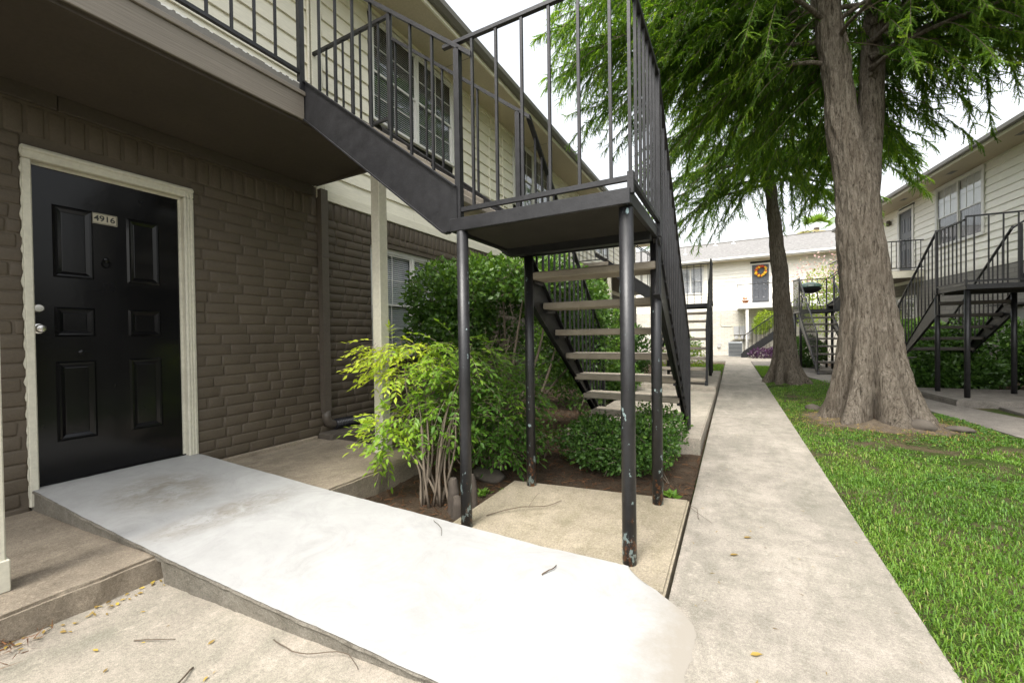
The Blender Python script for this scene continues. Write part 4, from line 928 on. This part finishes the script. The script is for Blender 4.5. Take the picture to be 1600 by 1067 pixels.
obj('trunk', trunk_mesh([(1.13, 12, -.03), (1.13, 12, .4), (1.13, 12, .75), (1.10, 12, 1.5), (1.02, 12, 2.8), (.905, 12, 4.2), (.80, 12, 5.3), (.77, 12, 6.6), (.7, 12, 9), (.7, 12, 12)], [.40, .28, .228, .188, .162, .13, .112, .105, .08, .03], lob=7, n=80, seed=21), M['bark'], t2, smooth=True)
limbs = []
for k in range(24):
    z = 5.0+k*.17+rr.uniform(-.1, .1); az = k*2.4+1+rr.uniform(-.35, .35)
    limbs.append(((.8, 12, z), az, rr.uniform(2.2, 3.6)*(1 if z < 9 else .7), rr.uniform(.1, .6), rr.uniform(.9, 1.6), .034))
for (z, azd, ln, rise, dr) in ((5.2, -95, 3.2, .2, 1.5), (5.3, -120, 3.2, .3, 1.4), (5.0, -75, 2.6, .2, 1.6), (5.4, 95, 2.6, .2, 1.2), (5.5, 140, 2.8, .2, 1.2), (5.2, 170, 2.6, .2, 1.2), (5.4, -150, 3, .2, 1.3), (4.9, 60, 2.2, .2, .9), (4.8, -110, 2.0, .2, 1.1)):
    limbs.append(((.83, 12, z), R(azd), ln, rise, dr, .045))
n2 = crown(t2, limbs, 5, 17, None, 9.6)
print('fronds', n1, n2, flush=True)

# ------------------------------------------------------------------ leaf helpers, shrubs
LEAF = (np.array([(0, 0, 0), (.33, -.20, .04), (.33, .20, .04), (.68, -.14, .03), (.68, .14, .03), (1, 0, -.06), (.33, 0, -.015), (.68, 0, -.02)], float),
        np.array([(0, 1, 6), (0, 6, 2), (1, 3, 7), (1, 7, 6), (6, 7, 4), (6, 4, 2), (3, 5, 7), (7, 5, 4)]))
LEAF4 = (np.array([(0, 0, 0), (.45, -.3, .06), (.45, .3, .06), (1, 0, 0)], float), np.array([(0, 1, 3), (0, 3, 2)]))
def nandina(base, stems, canopy, label, seed, nspray, hue, single, r_stem=.009):
    r = np.random.default_rng(seed); t = thing('nandina_shrub', base, label, 'shrub')
    tips = []
    for k in range(stems):
        a = r.uniform(0, 6.28); b = np.array(base)+np.array([math.cos(a), math.sin(a), 0])*r.uniform(.02, .17)*np.array([1, .7, 1])
        c = canopy[r.integers(len(canopy))]; tip = np.array(c[0])+r.normal(0, .35, 3)*np.array(c[1])
        pts = [b+(tip-b)*s+np.array([.03*math.sin(s*5+k), .03*math.cos(s*4+k), .12*math.sin(s*3.1)*0]) + np.array([(b-tip)[0], (b-tip)[1], 0])*.25*math.sin(s*3.1416) for s in np.linspace(0, 1, 9)]
        obj('stem', T([tuple(p) for p in pts], [r_stem*(1.15-.7*i/8)*(.8+.5*r.random()) for i in range(9)], 6), M['stem'], t, smooth=True)
    P = []; D = []; U = []; SCL = []; VA = []; rb = bmesh.new()
    for k in range(nspray):
        c = canopy[r.integers(len(canopy))]; q = r.normal(0, 1, 3); q /= np.linalg.norm(q); rad = r.uniform(.35, 1.)**.5
        p = np.array(c[0])+q*np.array(c[1])*rad
        if p[2] < .06: continue
        out = q.copy(); out[2] = r.uniform(-.6, .35); out /= np.linalg.norm(out); L = r.uniform(.12, .24)
        side = np.cross(out, [0, 0, 1]); side /= np.linalg.norm(side)+1e-6
        tube(rb, [tuple(p), tuple(p+out*L*.5+np.array([0, 0, -.01])), tuple(p+out*L+np.array([0, 0, -.05]))], [.002, .0016, .001], 3, False)
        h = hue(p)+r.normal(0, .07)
        n = r.integers(3, 6)
        for i in range(n):
            s = (i+1)/n; pp = p+out*L*s+np.array([0, 0, -.05*s*s])
            for sg in ((-1, 1) if i < n-1 else (0,)):
                dd = out*(.75)+side*sg*r.uniform(.6, 1.0)+np.array([0, 0, r.uniform(-.55, .15)])
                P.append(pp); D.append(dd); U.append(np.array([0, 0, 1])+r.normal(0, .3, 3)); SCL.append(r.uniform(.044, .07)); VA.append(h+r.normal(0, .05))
    P, D, U, SCL, VA = map(np.array, (P, D, U, SCL, VA)); VA = np.clip(VA, 0, 1)
    obj('leaf_stalks', rb, M['stem'], t, kind='stuff')
    dist = np.linalg.norm(P-np.array([0, 0, H]), axis=1)
    order = np.argsort(dist - 6*SCL + np.where(True, 0, 0)); sel = order[:single]; rest = order[single:]
    levels = {}
    for i in sel:                                        # the nearest leaflets are parts of their own
        lv = int(round(VA[i]*12))
        if lv not in levels:
            me = bpy.data.meshes.new('leaf'); me.from_pydata([tuple(v) for v in LEAF[0]], [], [tuple(int(x) for x in f) for f in LEAF[1]])
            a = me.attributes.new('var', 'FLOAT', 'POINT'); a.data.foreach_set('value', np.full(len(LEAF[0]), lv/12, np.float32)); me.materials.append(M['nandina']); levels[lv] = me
        d = D[i]/np.linalg.norm(D[i]); y = np.cross(U[i], d); y /= np.linalg.norm(y); z = np.cross(d, y)
        o = bpy.data.objects.new('leaf', levels[lv]); link(o, t, Vector(P[i]))
        o.rotation_euler = Matrix(((d[0], y[0], z[0]), (d[1], y[1], z[1]), (d[2], y[2], z[2]))).to_euler(); s = float(SCL[i]); o.scale = (s, s, s)
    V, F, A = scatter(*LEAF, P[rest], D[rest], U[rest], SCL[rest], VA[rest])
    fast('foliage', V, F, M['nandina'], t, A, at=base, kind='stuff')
    return t
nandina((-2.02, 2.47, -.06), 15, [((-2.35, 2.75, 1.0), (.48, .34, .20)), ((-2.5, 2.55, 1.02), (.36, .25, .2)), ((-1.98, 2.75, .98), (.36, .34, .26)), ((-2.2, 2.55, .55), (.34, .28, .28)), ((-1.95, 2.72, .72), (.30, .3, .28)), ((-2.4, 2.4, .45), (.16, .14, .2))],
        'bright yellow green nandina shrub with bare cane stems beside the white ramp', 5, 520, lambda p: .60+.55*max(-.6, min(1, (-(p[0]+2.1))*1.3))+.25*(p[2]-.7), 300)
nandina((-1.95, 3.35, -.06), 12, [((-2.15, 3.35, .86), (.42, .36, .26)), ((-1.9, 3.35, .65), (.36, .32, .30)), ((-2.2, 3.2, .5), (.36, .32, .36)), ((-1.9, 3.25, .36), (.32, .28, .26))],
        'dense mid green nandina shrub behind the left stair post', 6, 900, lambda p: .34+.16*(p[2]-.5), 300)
def shrub(name, base, blobs, n, mat, label, seed, leaf=.035, stems=6, group=None, cat='shrub', inner=.55, vmean=.4, keep=None, stem_r=.012, twigs=0, tmpl=LEAF4, top=.3):
    r = np.random.default_rng(seed); t = thing(name, base, label, cat, group); base = np.array(base, float)
    for k in range(stems):
        c = blobs[k % len(blobs)]; tip = np.array(c[0])+r.normal(0, .3, 3)*np.array(c[1]); a = base+r.normal(0, .05, 3)*[1, 1, 0]
        pts = [a+(tip-a)*s+np.array([.06*math.sin(s*6+k), .06*math.cos(s*5+2*k), .0])*s for s in np.linspace(0, 1, 8)]
        obj('stem', T([tuple(p) for p in pts], [stem_r*(1.2-.85*i/7) for i in range(8)], 6), M['stem'], t, smooth=True)
    if twigs:
        tb = bmesh.new()
        for k in range(twigs):
            c = blobs[r.integers(len(blobs))]; q = r.normal(0, 1, 3); q /= np.linalg.norm(q); p1 = np.array(c[0])+q*np.array(c[1])*.95; p0 = np.array(c[0])+q*np.array(c[1])*r.uniform(.0, .4)+r.normal(0, .06, 3); m = (p0+p1)/2+r.normal(0, .07, 3)
            tube(tb, [tuple(p0), tuple(m), tuple(p1)], [.006, .004, .0015], 3, False)
        obj('twigs', tb, M['stem'], t, kind='stuff')
    vol = np.array([b[1][0]*b[1][1]*b[1][2] for b in blobs])**.67; idx = r.choice(len(blobs), n, p=vol/vol.sum())
    C = np.array([b[0] for b in blobs], float)[idx]; A_ = np.array([b[1] for b in blobs], float)[idx]
    q = r.normal(0, 1, (n, 3)); q /= np.linalg.norm(q, axis=1, keepdims=True); rad = inner+(1-inner)*r.random((n, 1))**.6
    lump = np.array([vnoise(v, 2.6) for v in q*1.3+C*3])[:, None]*.22
    P = C+q*A_*(rad+lump)
    k = P[:, 2] > base[2]+.03
    if keep is not None: k &= keep(P)
    P, q = P[k], q[k]; m = len(P)
    D = q*.6+r.normal(0, .6, (m, 3))+[0, 0, .15]; U = q+r.normal(0, .5, (m, 3)); sc_ = leaf*r.uniform(.7, 1.3, m)
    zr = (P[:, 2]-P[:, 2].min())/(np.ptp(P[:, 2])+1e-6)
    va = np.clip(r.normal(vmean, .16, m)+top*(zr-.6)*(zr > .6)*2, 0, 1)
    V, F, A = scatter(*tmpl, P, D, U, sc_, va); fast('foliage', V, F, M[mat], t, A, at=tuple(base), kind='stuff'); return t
# big hedge between window and stair: leafy shell on top and left, bare twisted branches at right
shrub('hedge_shrub', (-2.35, 4.3, -.06), [((-2.75, 4.2, 1.75), (.55, .5, .42)), ((-3.2, 4.05, 1.72), (.42, .4, .40)), ((-3.15, 3.95, 1.25), (.4, .35, .35)), ((-2.2, 4.3, 1.8), (.6, .5, .38)), ((-2.9, 4.1, 1.3), (.4, .4, .42)), ((-1.95, 4.6, 1.75), (.5, .5, .42)), ((-1.75, 5.0, 1.5), (.42, .5, .5)), ((-2.5, 4.3, 1.15), (.4, .4, .3)), ((-1.75, 5.0, 1.0), (.4, .4, .4))],
      20000, 'darkleaf', 'tall dark green hedge shrub with twisted bare branches in front of the lower window', 12, .06, 10, inner=.55, stem_r=.022, twigs=260, vmean=.42, tmpl=LEAF4,
      keep=lambda P: ~((P[:, 0] > -2.5) & (P[:, 0] < -1.6) & (P[:, 1] < 4.45) & (P[:, 2] < 1.62)))
shrub('hedge_shrub', (-2.3, 6.6, -.06), [((-2.3, 6.4, 1.75), (.6, .6, .5)), ((-2.0, 6.8, 1.2), (.6, .6, .6)), ((-2.6, 6.6, 1.0), (.6, .6, .7))], 8000, 'darkleaf', 'bright topped hedge shrub seen between the treads of the near staircase', 13, .07, 6, vmean=.6)
shrub('boxwood_shrub', (-.95, 3.95, -.06), [((-1.1, 3.85, .17), (.44, .36, .24)), ((-.75, 3.8, .22), (.34, .32, .23)), ((-.70, 4.25, .26), (.32, .36, .26)), ((-1.2, 4.15, .2), (.34, .3, .2)), ((-.9, 3.7, .12), (.38, .25, .16))], 13000, 'boxleaf',
      'low round boxwood shrub growing under the near staircase', 14, .034, 14, inner=.45, stem_r=.006, twigs=90)
shrub('sapling', (-1.75, 5.25, -.06), [((-1.75, 5.2, .7), (.36, .3, .3)), ((-1.6, 5.0, .4), (.25, .25, .2)), ((-2.0, 5.3, .5), (.3, .3, .25))], 900, 'boxleaf', 'thin leafy sapling with dark stems left of the stair stringer', 15, .05, 5, inner=.2, stem_r=.011, vmean=.55)
shrub('weed_plant', (-1.75, 3.9, -.06), [((-1.7, 3.9, .12), (.3, .25, .12)), ((-1.95, 4.3, .15), (.25, .25, .16))], 320, 'boxleaf', 'straggly low weed with small leaves on the mulch beside the boxwood', 16, .04, 6, inner=.2, stem_r=.004, vmean=.5)
g2 = 'low hedges between the left staircases'
shrub('low_hedge', (-2.2, 8.2, -.06), [((-2.2, 8.2, .35), (.6, .5, .42)), ((-1.95, 7.7, .3), (.35, .4, .3))], 5000, 'boxleaf', 'low clipped hedge beyond the foot of the near staircase', 17, .07, 4, vmean=.5)
shrub('low_hedge', (-2.3, 10.0, -.06), [((-2.2, 10, .8), (.5, .5, .7))], 2600, 'boxleaf', 'round hedge under the upper flight of the second staircase', 18, .08, 4, vmean=.35)
shrub('low_hedge', (-1.3, 12.9, -.06), [((-1.1, 13.1, .45), (.5, .4, .45)), ((-1.6, 13, .4), (.4, .4, .4))], 2200, 'limeleaf', 'light green low shrub seen below the treads of the second staircase', 19, .05, 4)
shrub('low_hedge', (-1.9, 17.5, -.06), [((-1.9, 17.5, .7), (.9, .6, .5))], 2600, 'boxleaf', 'grey green spreading shrub in front of the far white wall', 20, .07, 4, vmean=.6)
# right side
def fr3(u, v, z): return tuple(FR(u, v, z))
for i, (u, v, z, a, lab) in enumerate(((1.4, 2.6, .75, (1.0, .6, .75), 'tall dark hedge behind the right staircase, below the wall boxes'), (2.6, 1.9, .7, (.9, .7, .7), 'dark hedge at the right edge beside the plinth'), (.7, 1.9, .36, (.7, .4, .36), 'low dark hedge under the right staircase landing'), (.9, 4.2, .9, (.9, .7, .6), 'mid green hedge under the right window wall'))):
    shrub('hedge_shrub', fr3(u, v, -.02), [(fr3(u, v, z), a), (fr3(u-.5, v+.1, z*.8), (a[0]*.6, a[1], a[2]*.8))], 8500, 'darkleaf', lab, 30+i, .085, 4, vmean=.25 if i < 3 else .6, top=.2)
shrub('round_shrub', (2.25, 17.3, -.02), [((2.25, 17.3, .55), (.55, .5, .55))], 5000, 'boxleaf', 'round dark shrub under the stair landing between the trunks', 40, .07, 3)
shrub('lime_shrub', (1.55, 24.4, 0), [((1.55, 25.0, 1.9), (.55, .4, .5)), ((1.3, 25.0, 1.5), (.4, .35, .35))], 2200, 'limeleaf', 'bright yellow green shrub behind the far black stair railing', 41, .08, 4)
shrub('purple_plant', (1.6, 23.2, 0), [((1.3, 23.2, .22), (.6, .3, .25)), ((2.1, 23.2, .3), (.6, .3, .3))], 1300, 'purpleleaf', 'purple leaved ground plants at the foot of the far stair', 42, .1, 2, cat='plant')
# crape myrtle with pink blossoms
cm = shrub('crape_myrtle', (3.0, 19.6, 0), [((2.7, 19.6, 2.6), (.6, .6, .9)), ((3.2, 19.6, 3.0), (.7, .6, .9)), ((3.0, 19.6, 1.8), (.8, .6, .8)), ((3.7, 19.7, 2.6), (.6, .6, 1.))], 2600, 'limeleaf', 'pink flowering crape myrtle behind the grill landing', 43, .085, 8, cat='tree', inner=.15)
r = np.random.default_rng(3); n = 700; P = np.array([2.9, 19.3, 3.35])+r.normal(0, 1, (n, 3))*[.6, .3, .4]; V, F, A = scatter(*LEAF4, P, r.normal(0, 1, (n, 3)), r.normal(0, 1, (n, 3)), r.uniform(.05, .1, n), r.random(n)); fast('blossoms', V, F, M['pinkflower'], cm, A, at=(3, 19.6, 0), kind='stuff')
# palm behind the far roof
pt = thing('palm_tree', (5.0, 34, 0), 'fan palm showing its crown above the far roof', 'tree')
obj('trunk', T([(5.0, 34, 0), (5.05, 34, 4), (5.0, 34, 8.2)], [.22, .18, .16], 10), M['twig'], pt)
for k in range(16):
    az = k*2.4; el = -.7+1.9*((k*5) % 16)/16; d = Vector((math.cos(az)*math.cos(el), math.sin(az)*math.cos(el), math.sin(el))); c = Vector((5.0, 34, 8.2))+d*.7
    Vv = []; Ff_ = []
    s = d.cross(Vector((0, 0, 1))).normalized(); up = s.cross(d)
    for j in range(17):
        a = R(-100+j*12.5); e = c+(d*math.cos(a)+s*math.sin(a))*.62+up*.05*(j % 2)-Vector((0, 0, .18*abs(math.sin(a)))); w = s*.045*math.cos(a)-d*.045*math.sin(a); b = len(Vv); Vv += [tuple(c-w*.4), tuple(c+w*.4), tuple(c+(e-c)*.6+w), tuple(e), tuple(c+(e-c)*.6-w)]; Ff_ += [(b, b+1, b+2), (b, b+2, b+4), (b+4, b+2, b+3)]
    fr_o = fast('frond', Vv, Ff_, M['palmleaf'], pt, np.full(len(Vv), .95 if el < -.1 else .45), at=tuple(c))
    
# ------------------------------------------------------------------ grass
def grass():
    r = np.random.default_rng(2); out = []
    for (y0, y1, dens, wid, hgt) in ((-.6, 3.2, 10000, .0042, .033), (3.2, 5, 7000, .005, .031), (5, 8, 3800, .007, .030), (8, 13.4, 1700, .010, .03)):
        n = int((y1-y0)*2.25*dens); P = np.stack([r.uniform(.675, 2.95, n), r.uniform(y0, y1, n)], 1)
        # clipped to the visible wedge plus a margin
        k = (P[:, 1] > .1) & (P[:, 0] < .12+.62*P[:, 1]+.9); P = P[k]
        bare = np.array([vnoise((p[0], p[1], 0), 1.5) + .5*vnoise((p[0], p[1], 4), 5) for p in P])
        k = bare < .15+.40*r.random(len(P))
        for mx, my, rr_, h in MOUNDS: k &= ((P[:, 0]-mx)**2/1.6+(P[:, 1]-my)**2*2) > (rr_*r.uniform(.5, 1., len(P)))**2
        dt = np.hypot(P[:, 0]-1.63, P[:, 1]-7.05); k &= dt > .72+.42*r.random(len(P))+.25*np.array([vnoise((p[0], p[1], 2), 3) for p in P])
        P = P[k]; bare = bare[k]; n = len(P)
        px = 2.82+(6.6-P[:, 1])*.0+np.where(P[:, 1] > 6.6, -(P[:, 1]-6.6)*.12, .08*(6.6-P[:, 1])*.2); kk = P[:, 0] < px; P = P[kk]; bare = bare[kk]; n = len(P)
        z = np.array([lawnz(*p) for p in P])-.004; B0 = np.c_[P, z]; az = r.uniform(0, 6.283, n); h = hgt*r.uniform(.5, 1.35, n)*(1-.35*np.clip(bare+.2, 0, 1)); lean = r.uniform(.25, 1.1, n); d = np.c_[np.cos(az), np.sin(az), np.zeros(n)]; s = np.c_[-np.sin(az), np.cos(az), np.zeros(n)]*(wid*r.uniform(.6, 1.3, n))[:, None]*.5
        m = B0+d*(h*lean*.45)[:, None]+np.c_[np.zeros((n, 2)), h*.75]; e = B0+d*(h*lean*1.15)[:, None]+np.c_[np.zeros((n, 2)), h*(1.02-.35*lean)]
        V = np.stack([B0-s, B0+s, m-s*.85, m+s*.85, e], 1); F = np.array([(0, 1, 3), (0, 3, 2), (2, 3, 4)])[None]+(np.arange(n)*5)[:, None, None]
        v = np.clip(r.normal(.45, .16, n)+.25*np.array([vnoise((p[0], p[1], 9), 1.1) for p in P])-.12*(P[:, 0]-1.8)+np.where(r.random(n) < .03, .5, 0), 0, 1)
        out.append((V.reshape(-1, 3), F.reshape(-1, 3), np.repeat(v, 5)))
    Vs, Fs, As = [], [], []; off = 0
    for V, F, A in out: Vs.append(V); Fs.append(F+off); As.append(A); off += len(V)
    g = fast('grass', np.concatenate(Vs), np.concatenate(Fs), M['grass'], None, np.concatenate(As), at=(1.7, 5, 0), kind='stuff'); print('grass tris', sum(map(len, Fs)))
    tag(g, 'bright green lawn grass beside the sidewalk', 'grass')
    # short grass on the two far verges
    P = np.concatenate([np.c_[r.uniform(-1.65, -.3, 5000), r.uniform(12.7, 18.1, 5000)], np.c_[r.uniform(.72, 1.3, 3500), r.uniform(13.5, 17.5, 3500)]]); n = len(P)
    V, F, A = scatter(np.array([(0, -.12, 0), (0, .12, 0), (1, 0, 0)], float), np.array([(0, 1, 2)]), np.c_[P, np.full(n, -.012)], np.c_[r.normal(0, .5, (n, 2)), np.ones(n)], r.normal(0, 1, (n, 3)), r.uniform(.04, .08, n), np.clip(r.normal(.6, .15, n), 0, 1))
    tag(fast('verge_grass', V, F, M['grass'], None, A, at=(0, 15, 0), kind='stuff'), 'bright grass on the two verges near the far end of the sidewalk', 'grass')
grass()
# dark broad-leaved ground cover among the grass at the right, dry litter on the bare soil round the trunk
r = np.random.default_rng(77); n = 9000; P = np.c_[r.uniform(1.3, 2.9, n), r.uniform(2.5, 9, n)]; k = np.array([vnoise((p[0], p[1], 31), 1.2)+.25*(p[0]-2.2)+.12*(p[1]-5) for p in P]) > .12; P = P[k]; P = P[np.hypot(P[:, 0]-1.63, P[:, 1]-7.05) > .95]; P = P[P[:, 0] < 2.75-.12*np.maximum(0, P[:, 1]-6.6)]; n = len(P)
z = np.array([lawnz(*p) for p in P])+r.uniform(.012, .034, n); a = r.uniform(0, 6.28, n)
V, F, A = scatter(*LEAF4, np.c_[P, z], np.c_[np.cos(a), np.sin(a), r.normal(0, .2, n)], np.c_[r.normal(0, .35, (n, 2)), np.ones(n)], r.uniform(.016, .034, n), np.clip(r.normal(.35, .15, n), 0, 1)); tag(fast('ground_cover', V, F, M['boxleaf'], None, A, at=(2, 5, 0), kind='stuff'), 'dark small leaved weeds mixed into the lawn', 'weeds')
n = 2600; rad = .45+.75*r.random(n)**.8; a = r.uniform(0, 6.28, n); P = np.c_[1.65+rad*np.cos(a), 7.0+rad*np.sin(a)]; z = np.array([lawnz(*p) for p in P])+.004
V, F, A = scatter(np.array([(0, -.09, 0), (0, .09, 0), (1, 0, .04)], float), np.array([(0, 1, 2)]), np.c_[P, z], np.c_[r.normal(0, 1, (n, 2)), r.normal(0, .15, n)], np.c_[r.normal(0, .3, (n, 2)), np.ones(n)], r.uniform(.015, .05, n), r.random(n)); tag(fast('trunk_litter', V, F, M['dryleaf'], None, A, at=(1.65, 7, 0), kind='stuff'), 'dry brown litter on the bare soil round the big trunk', 'litter')
n = 160; P = np.c_[r.uniform(-.25, .68, n), r.uniform(1.2, 10, n)]; a = r.uniform(0, 6.28, n); V, F, A = scatter(np.array([(0, -.12, 0), (0, .12, 0), (1, 0, .05)], float), np.array([(0, 1, 2)]), np.c_[P, np.full(n, .003)], np.c_[np.cos(a), np.sin(a), np.full(n, .02)], np.tile([0, 0, 1.], (n, 1)), r.uniform(.008, .03, n), r.random(n)*.5); tag(fast('path_debris', V, F, M['dryleaf'], None, A, at=(0, 4, 0), kind='stuff'), 'tiny dry specks and needles scattered on the sidewalk', 'debris')

# ------------------------------------------------------------------ small ground things
def knee(x, y, h, r0, label):
    bm = trunk_mesh([(x, y, -.07), (x+.005, y, h*.5), (x-.004, y+.004, h*.85), (x, y, h)], [r0*1.25, r0, r0*.75, r0*.3], n=26, step=.008, seed=int(h*100), dis=.009)
    tag(obj('cypress_knee', bm, M['knee'], smooth=True), label, 'cypress knee', 'cypress knees beside the left stair post')
knee(-1.78, 2.40, .19, .036, 'tallest cypress knee poking from soil left of the front stair post'); knee(-1.66, 2.46, .22, .03, 'slim cypress knee half hidden behind the front left stair post'); knee(-1.70, 2.33, .10, .034, 'shortest stubby cypress knee just beside the ramp edge')
def rock(x, y, z, s, label, sx=1, sz=.7):
    bm = ball(bmesh.new(), (x, y, z), s, sx, 1, sz, 3, 0)
    for v in bm.verts:
        d = v.co-Vector((x, y, z)); v.co += d*(.32*vnoise(v.co, 1.1/s)+.14*vnoise(v.co, 3/s))
    tag(obj('rock', bm, M['rock'], smooth=True), label, 'rock')
rock(-1.92, 3.12, -.03, .12, 'flat pale rock under the green nandina behind the stair post', 1.4, .5); rock(1.98, 6.62, .06, .12, 'lumpy rock against the foot of the big trunk', 1.2, .75); rock(1.1, 7.8, .02, .1, 'small brown knob in the grass left of the big trunk'); rock(2.35, 6.75, .03, .09, 'little rock right of the big trunk on bare soil', 1.4, .5)
def smooth_pts(pts, n=5):
    P = [Vector(p) for p in pts]; out = []
    for i in range(len(P)-1):
        a, b, c, d = P[max(i-1, 0)], P[i], P[i+1], P[min(i+2, len(P)-1)]
        for k in range(n):
            t = k/n; out.append(.5*((2*b)+(c-a)*t+(2*a-5*b+4*c-d)*t*t+(3*b-a-3*c+d)*t**3)+Vector((vnoise((i, k, 1.3))*.006, vnoise((i, k, 7.7))*.006, 0)))
    return out+[P[-1]]
def twig(pts, r_, label):
    pts = smooth_pts(pts); r_ *= .62
    tag(obj('twig', T(pts, [r_*(1-.5*i/(len(pts)-1)) for i in range(len(pts))], 5), M['twig'], smooth=True), label, 'twig')
def onr(x, y, dz=.006): return (x, y, ramp_z(x)+dz)
twig([(-1.46, 2.33, .008), (-1.3, 2.5, .03), (-1.15, 2.62, .02), (-1.1, 2.78, .012)], .006, 'long bent twig lying across the tan pad')
twig([(-1.25, 2.55, .02), (-1.28, 2.72, .03), (-1.3, 2.85, .012)], .003, 'thin twig standing off the long one on the tan pad')
twig([onr(-.83, 1.83), onr(-.80, 1.90, .012), onr(-.80, 1.94)], .006, 'short dark twig on the white ramp near the tall post')
twig([onr(-1.62, 1.98), onr(-1.52, 1.92, .012), onr(-1.47, 1.86)], .003, 'thin curved twig on the white ramp below the cypress knees')
twig([(-1.75, .76, .006), (-1.70, .68, .018), (-1.72, .60, .01), (-1.64, .52, .006)], .006, 'crooked brown twig on the near concrete below the ramp side')
twig([(-1.62, .98, .008), (-1.45, .97, .02), (-1.3, 1.05, .02), (-1.2, 1.03, .006)], .004, 'twig caught against the lower ramp side')
twig([(-2.12, .72, .006), (-2.04, .76, .012), (-1.98, .80, .006)], .004, 'small twig on concrete under the porch step edge')
twig([(-.2, 2.9, .006), (-.22, 3.0, .03), (-.27, 3.05, .02), (-.12, 2.86, .01)], .003, 'green sprig growing at the joint beside the tan pad')
for (x, y, lab) in ((.05, 2.75, 'dark curled leaf on the sidewalk centre'), (-.02, 2.5, 'lone brown leaf fleck on the sidewalk beside the pad joint'), (.05, 1.75, 'tan dead leaf on the near sidewalk below the ramp tip')):
    V, F, A = scatter(*LEAF, np.array([[x, y, .006]]), np.array([[1, .6, .05]]), np.array([[0, 0, 1.]]), np.array([.05]), np.array([.35 if y > 2 else .6])); tag(fast('fallen_leaf', V, F, M['dryleaf'], None, A, at=(x, y, 0)), lab, 'leaf')
r = np.random.default_rng(8)
n = 70; P = np.c_[-2.56+.05*np.abs(r.normal(0, 1, n))+.012, r.uniform(.3, .98, n), np.full(n, .006)]; P[50:, 0] = r.uniform(-2.5, -1.2, 20); P[50:, 1] = r.uniform(.3, .9, 20)
V, F, A = scatter(*LEAF, P, np.c_[r.normal(0, 1, (n, 2)), np.full(n, .1)], np.c_[r.normal(0, .3, (n, 2)), np.ones(n)], r.uniform(.015, .035, n), r.uniform(.2, 1, n)); tag(fast('leaf_litter', V, F, M['dryleaf'], None, A, at=(-2.5, .6, 0), kind='stuff'), 'yellow and brown fallen leaflets along the porch step', 'leaves')
n = 260; P = np.c_[-2.5+r.normal(0, .04, n), .30+r.normal(0, .14, n), r.uniform(.003, .03, n)]
V, F, A = scatter(np.array([(0, -.03, 0), (0, .03, 0), (1, 0, .05)], float), np.array([(0, 1, 2)]), P, np.c_[r.normal(0, 1, (n, 2)), r.normal(0, .25, n)], np.c_[r.normal(0, .4, (n, 2)), np.ones(n)], r.uniform(.04, .1, n), r.random(n)); tag(fast('needle_clump', V, F, M['needle_litter'], None, A, at=(-2.5, .3, 0), kind='stuff'), 'rusty clump of dead cypress needles against the porch step', 'needles')
# mulch litter on the soil bed
n = 9000; P = np.c_[r.uniform(-3.9, -.3, n), r.uniform(2.2, 6.5, n), np.full(n, -.045)]; P[:, 2] = [-.052+.02*vnoise((p[0], p[1], 0), 3)+.015*vnoise((p[0], p[1], 3), 11)+.008 for p in P]
k = ~((P[:, 0] > -1.65) & (P[:, 1] < 3.2)) & ~((P[:, 0] > -1.75) & (P[:, 1] > 4.6)) & ~((P[:, 0] < -2.55) & (P[:, 1] < 3.02)); P = P[k]; n = len(P)
V, F, A = scatter(np.array([(0, -.06, 0), (0, .06, 0), (1, .03, .05), (1, -.03, .05)], float), np.array([(0, 1, 2), (0, 2, 3)]), P, np.c_[r.normal(0, 1, (n, 2)), r.normal(0, .2, n)], np.c_[r.normal(0, .4, (n, 2)), np.ones(n)], r.uniform(.02, .07, n), r.random(n)); tag(fast('mulch', V, F, M['needle_litter'], None, A, at=(-2, 4, 0), kind='stuff'), 'brown mulch and dead needles covering the planting bed', 'mulch')
n = 30
for i, (x, y) in enumerate(((-1.6, 2.85), (-1.75, 2.75), (-.42, 3.35))):
    m = 26; a = r.uniform(0, 6.28, m); V, F, A = scatter(*LEAF, np.tile([x, y, -.045], (m, 1))+r.normal(0, .02, (m, 3))*[1, 1, 0], np.c_[np.cos(a), np.sin(a), r.uniform(.3, 1.2, m)], np.tile([0, 0, 1.], (m, 1))+r.normal(0, .3, (m, 3)), r.uniform(.04, .08, m), np.clip(r.normal(.6, .1, m), 0, 1))
    tag(fast('weed_tuft', V, F, M['grass'], None, A, at=(x, y, -.05)), ('small green weed tuft at the left edge of the tan pad', 'tiny weed tuft between the knees and the tan pad', 'grassy weed tuft at the far right corner of the tan pad')[i], 'weed')
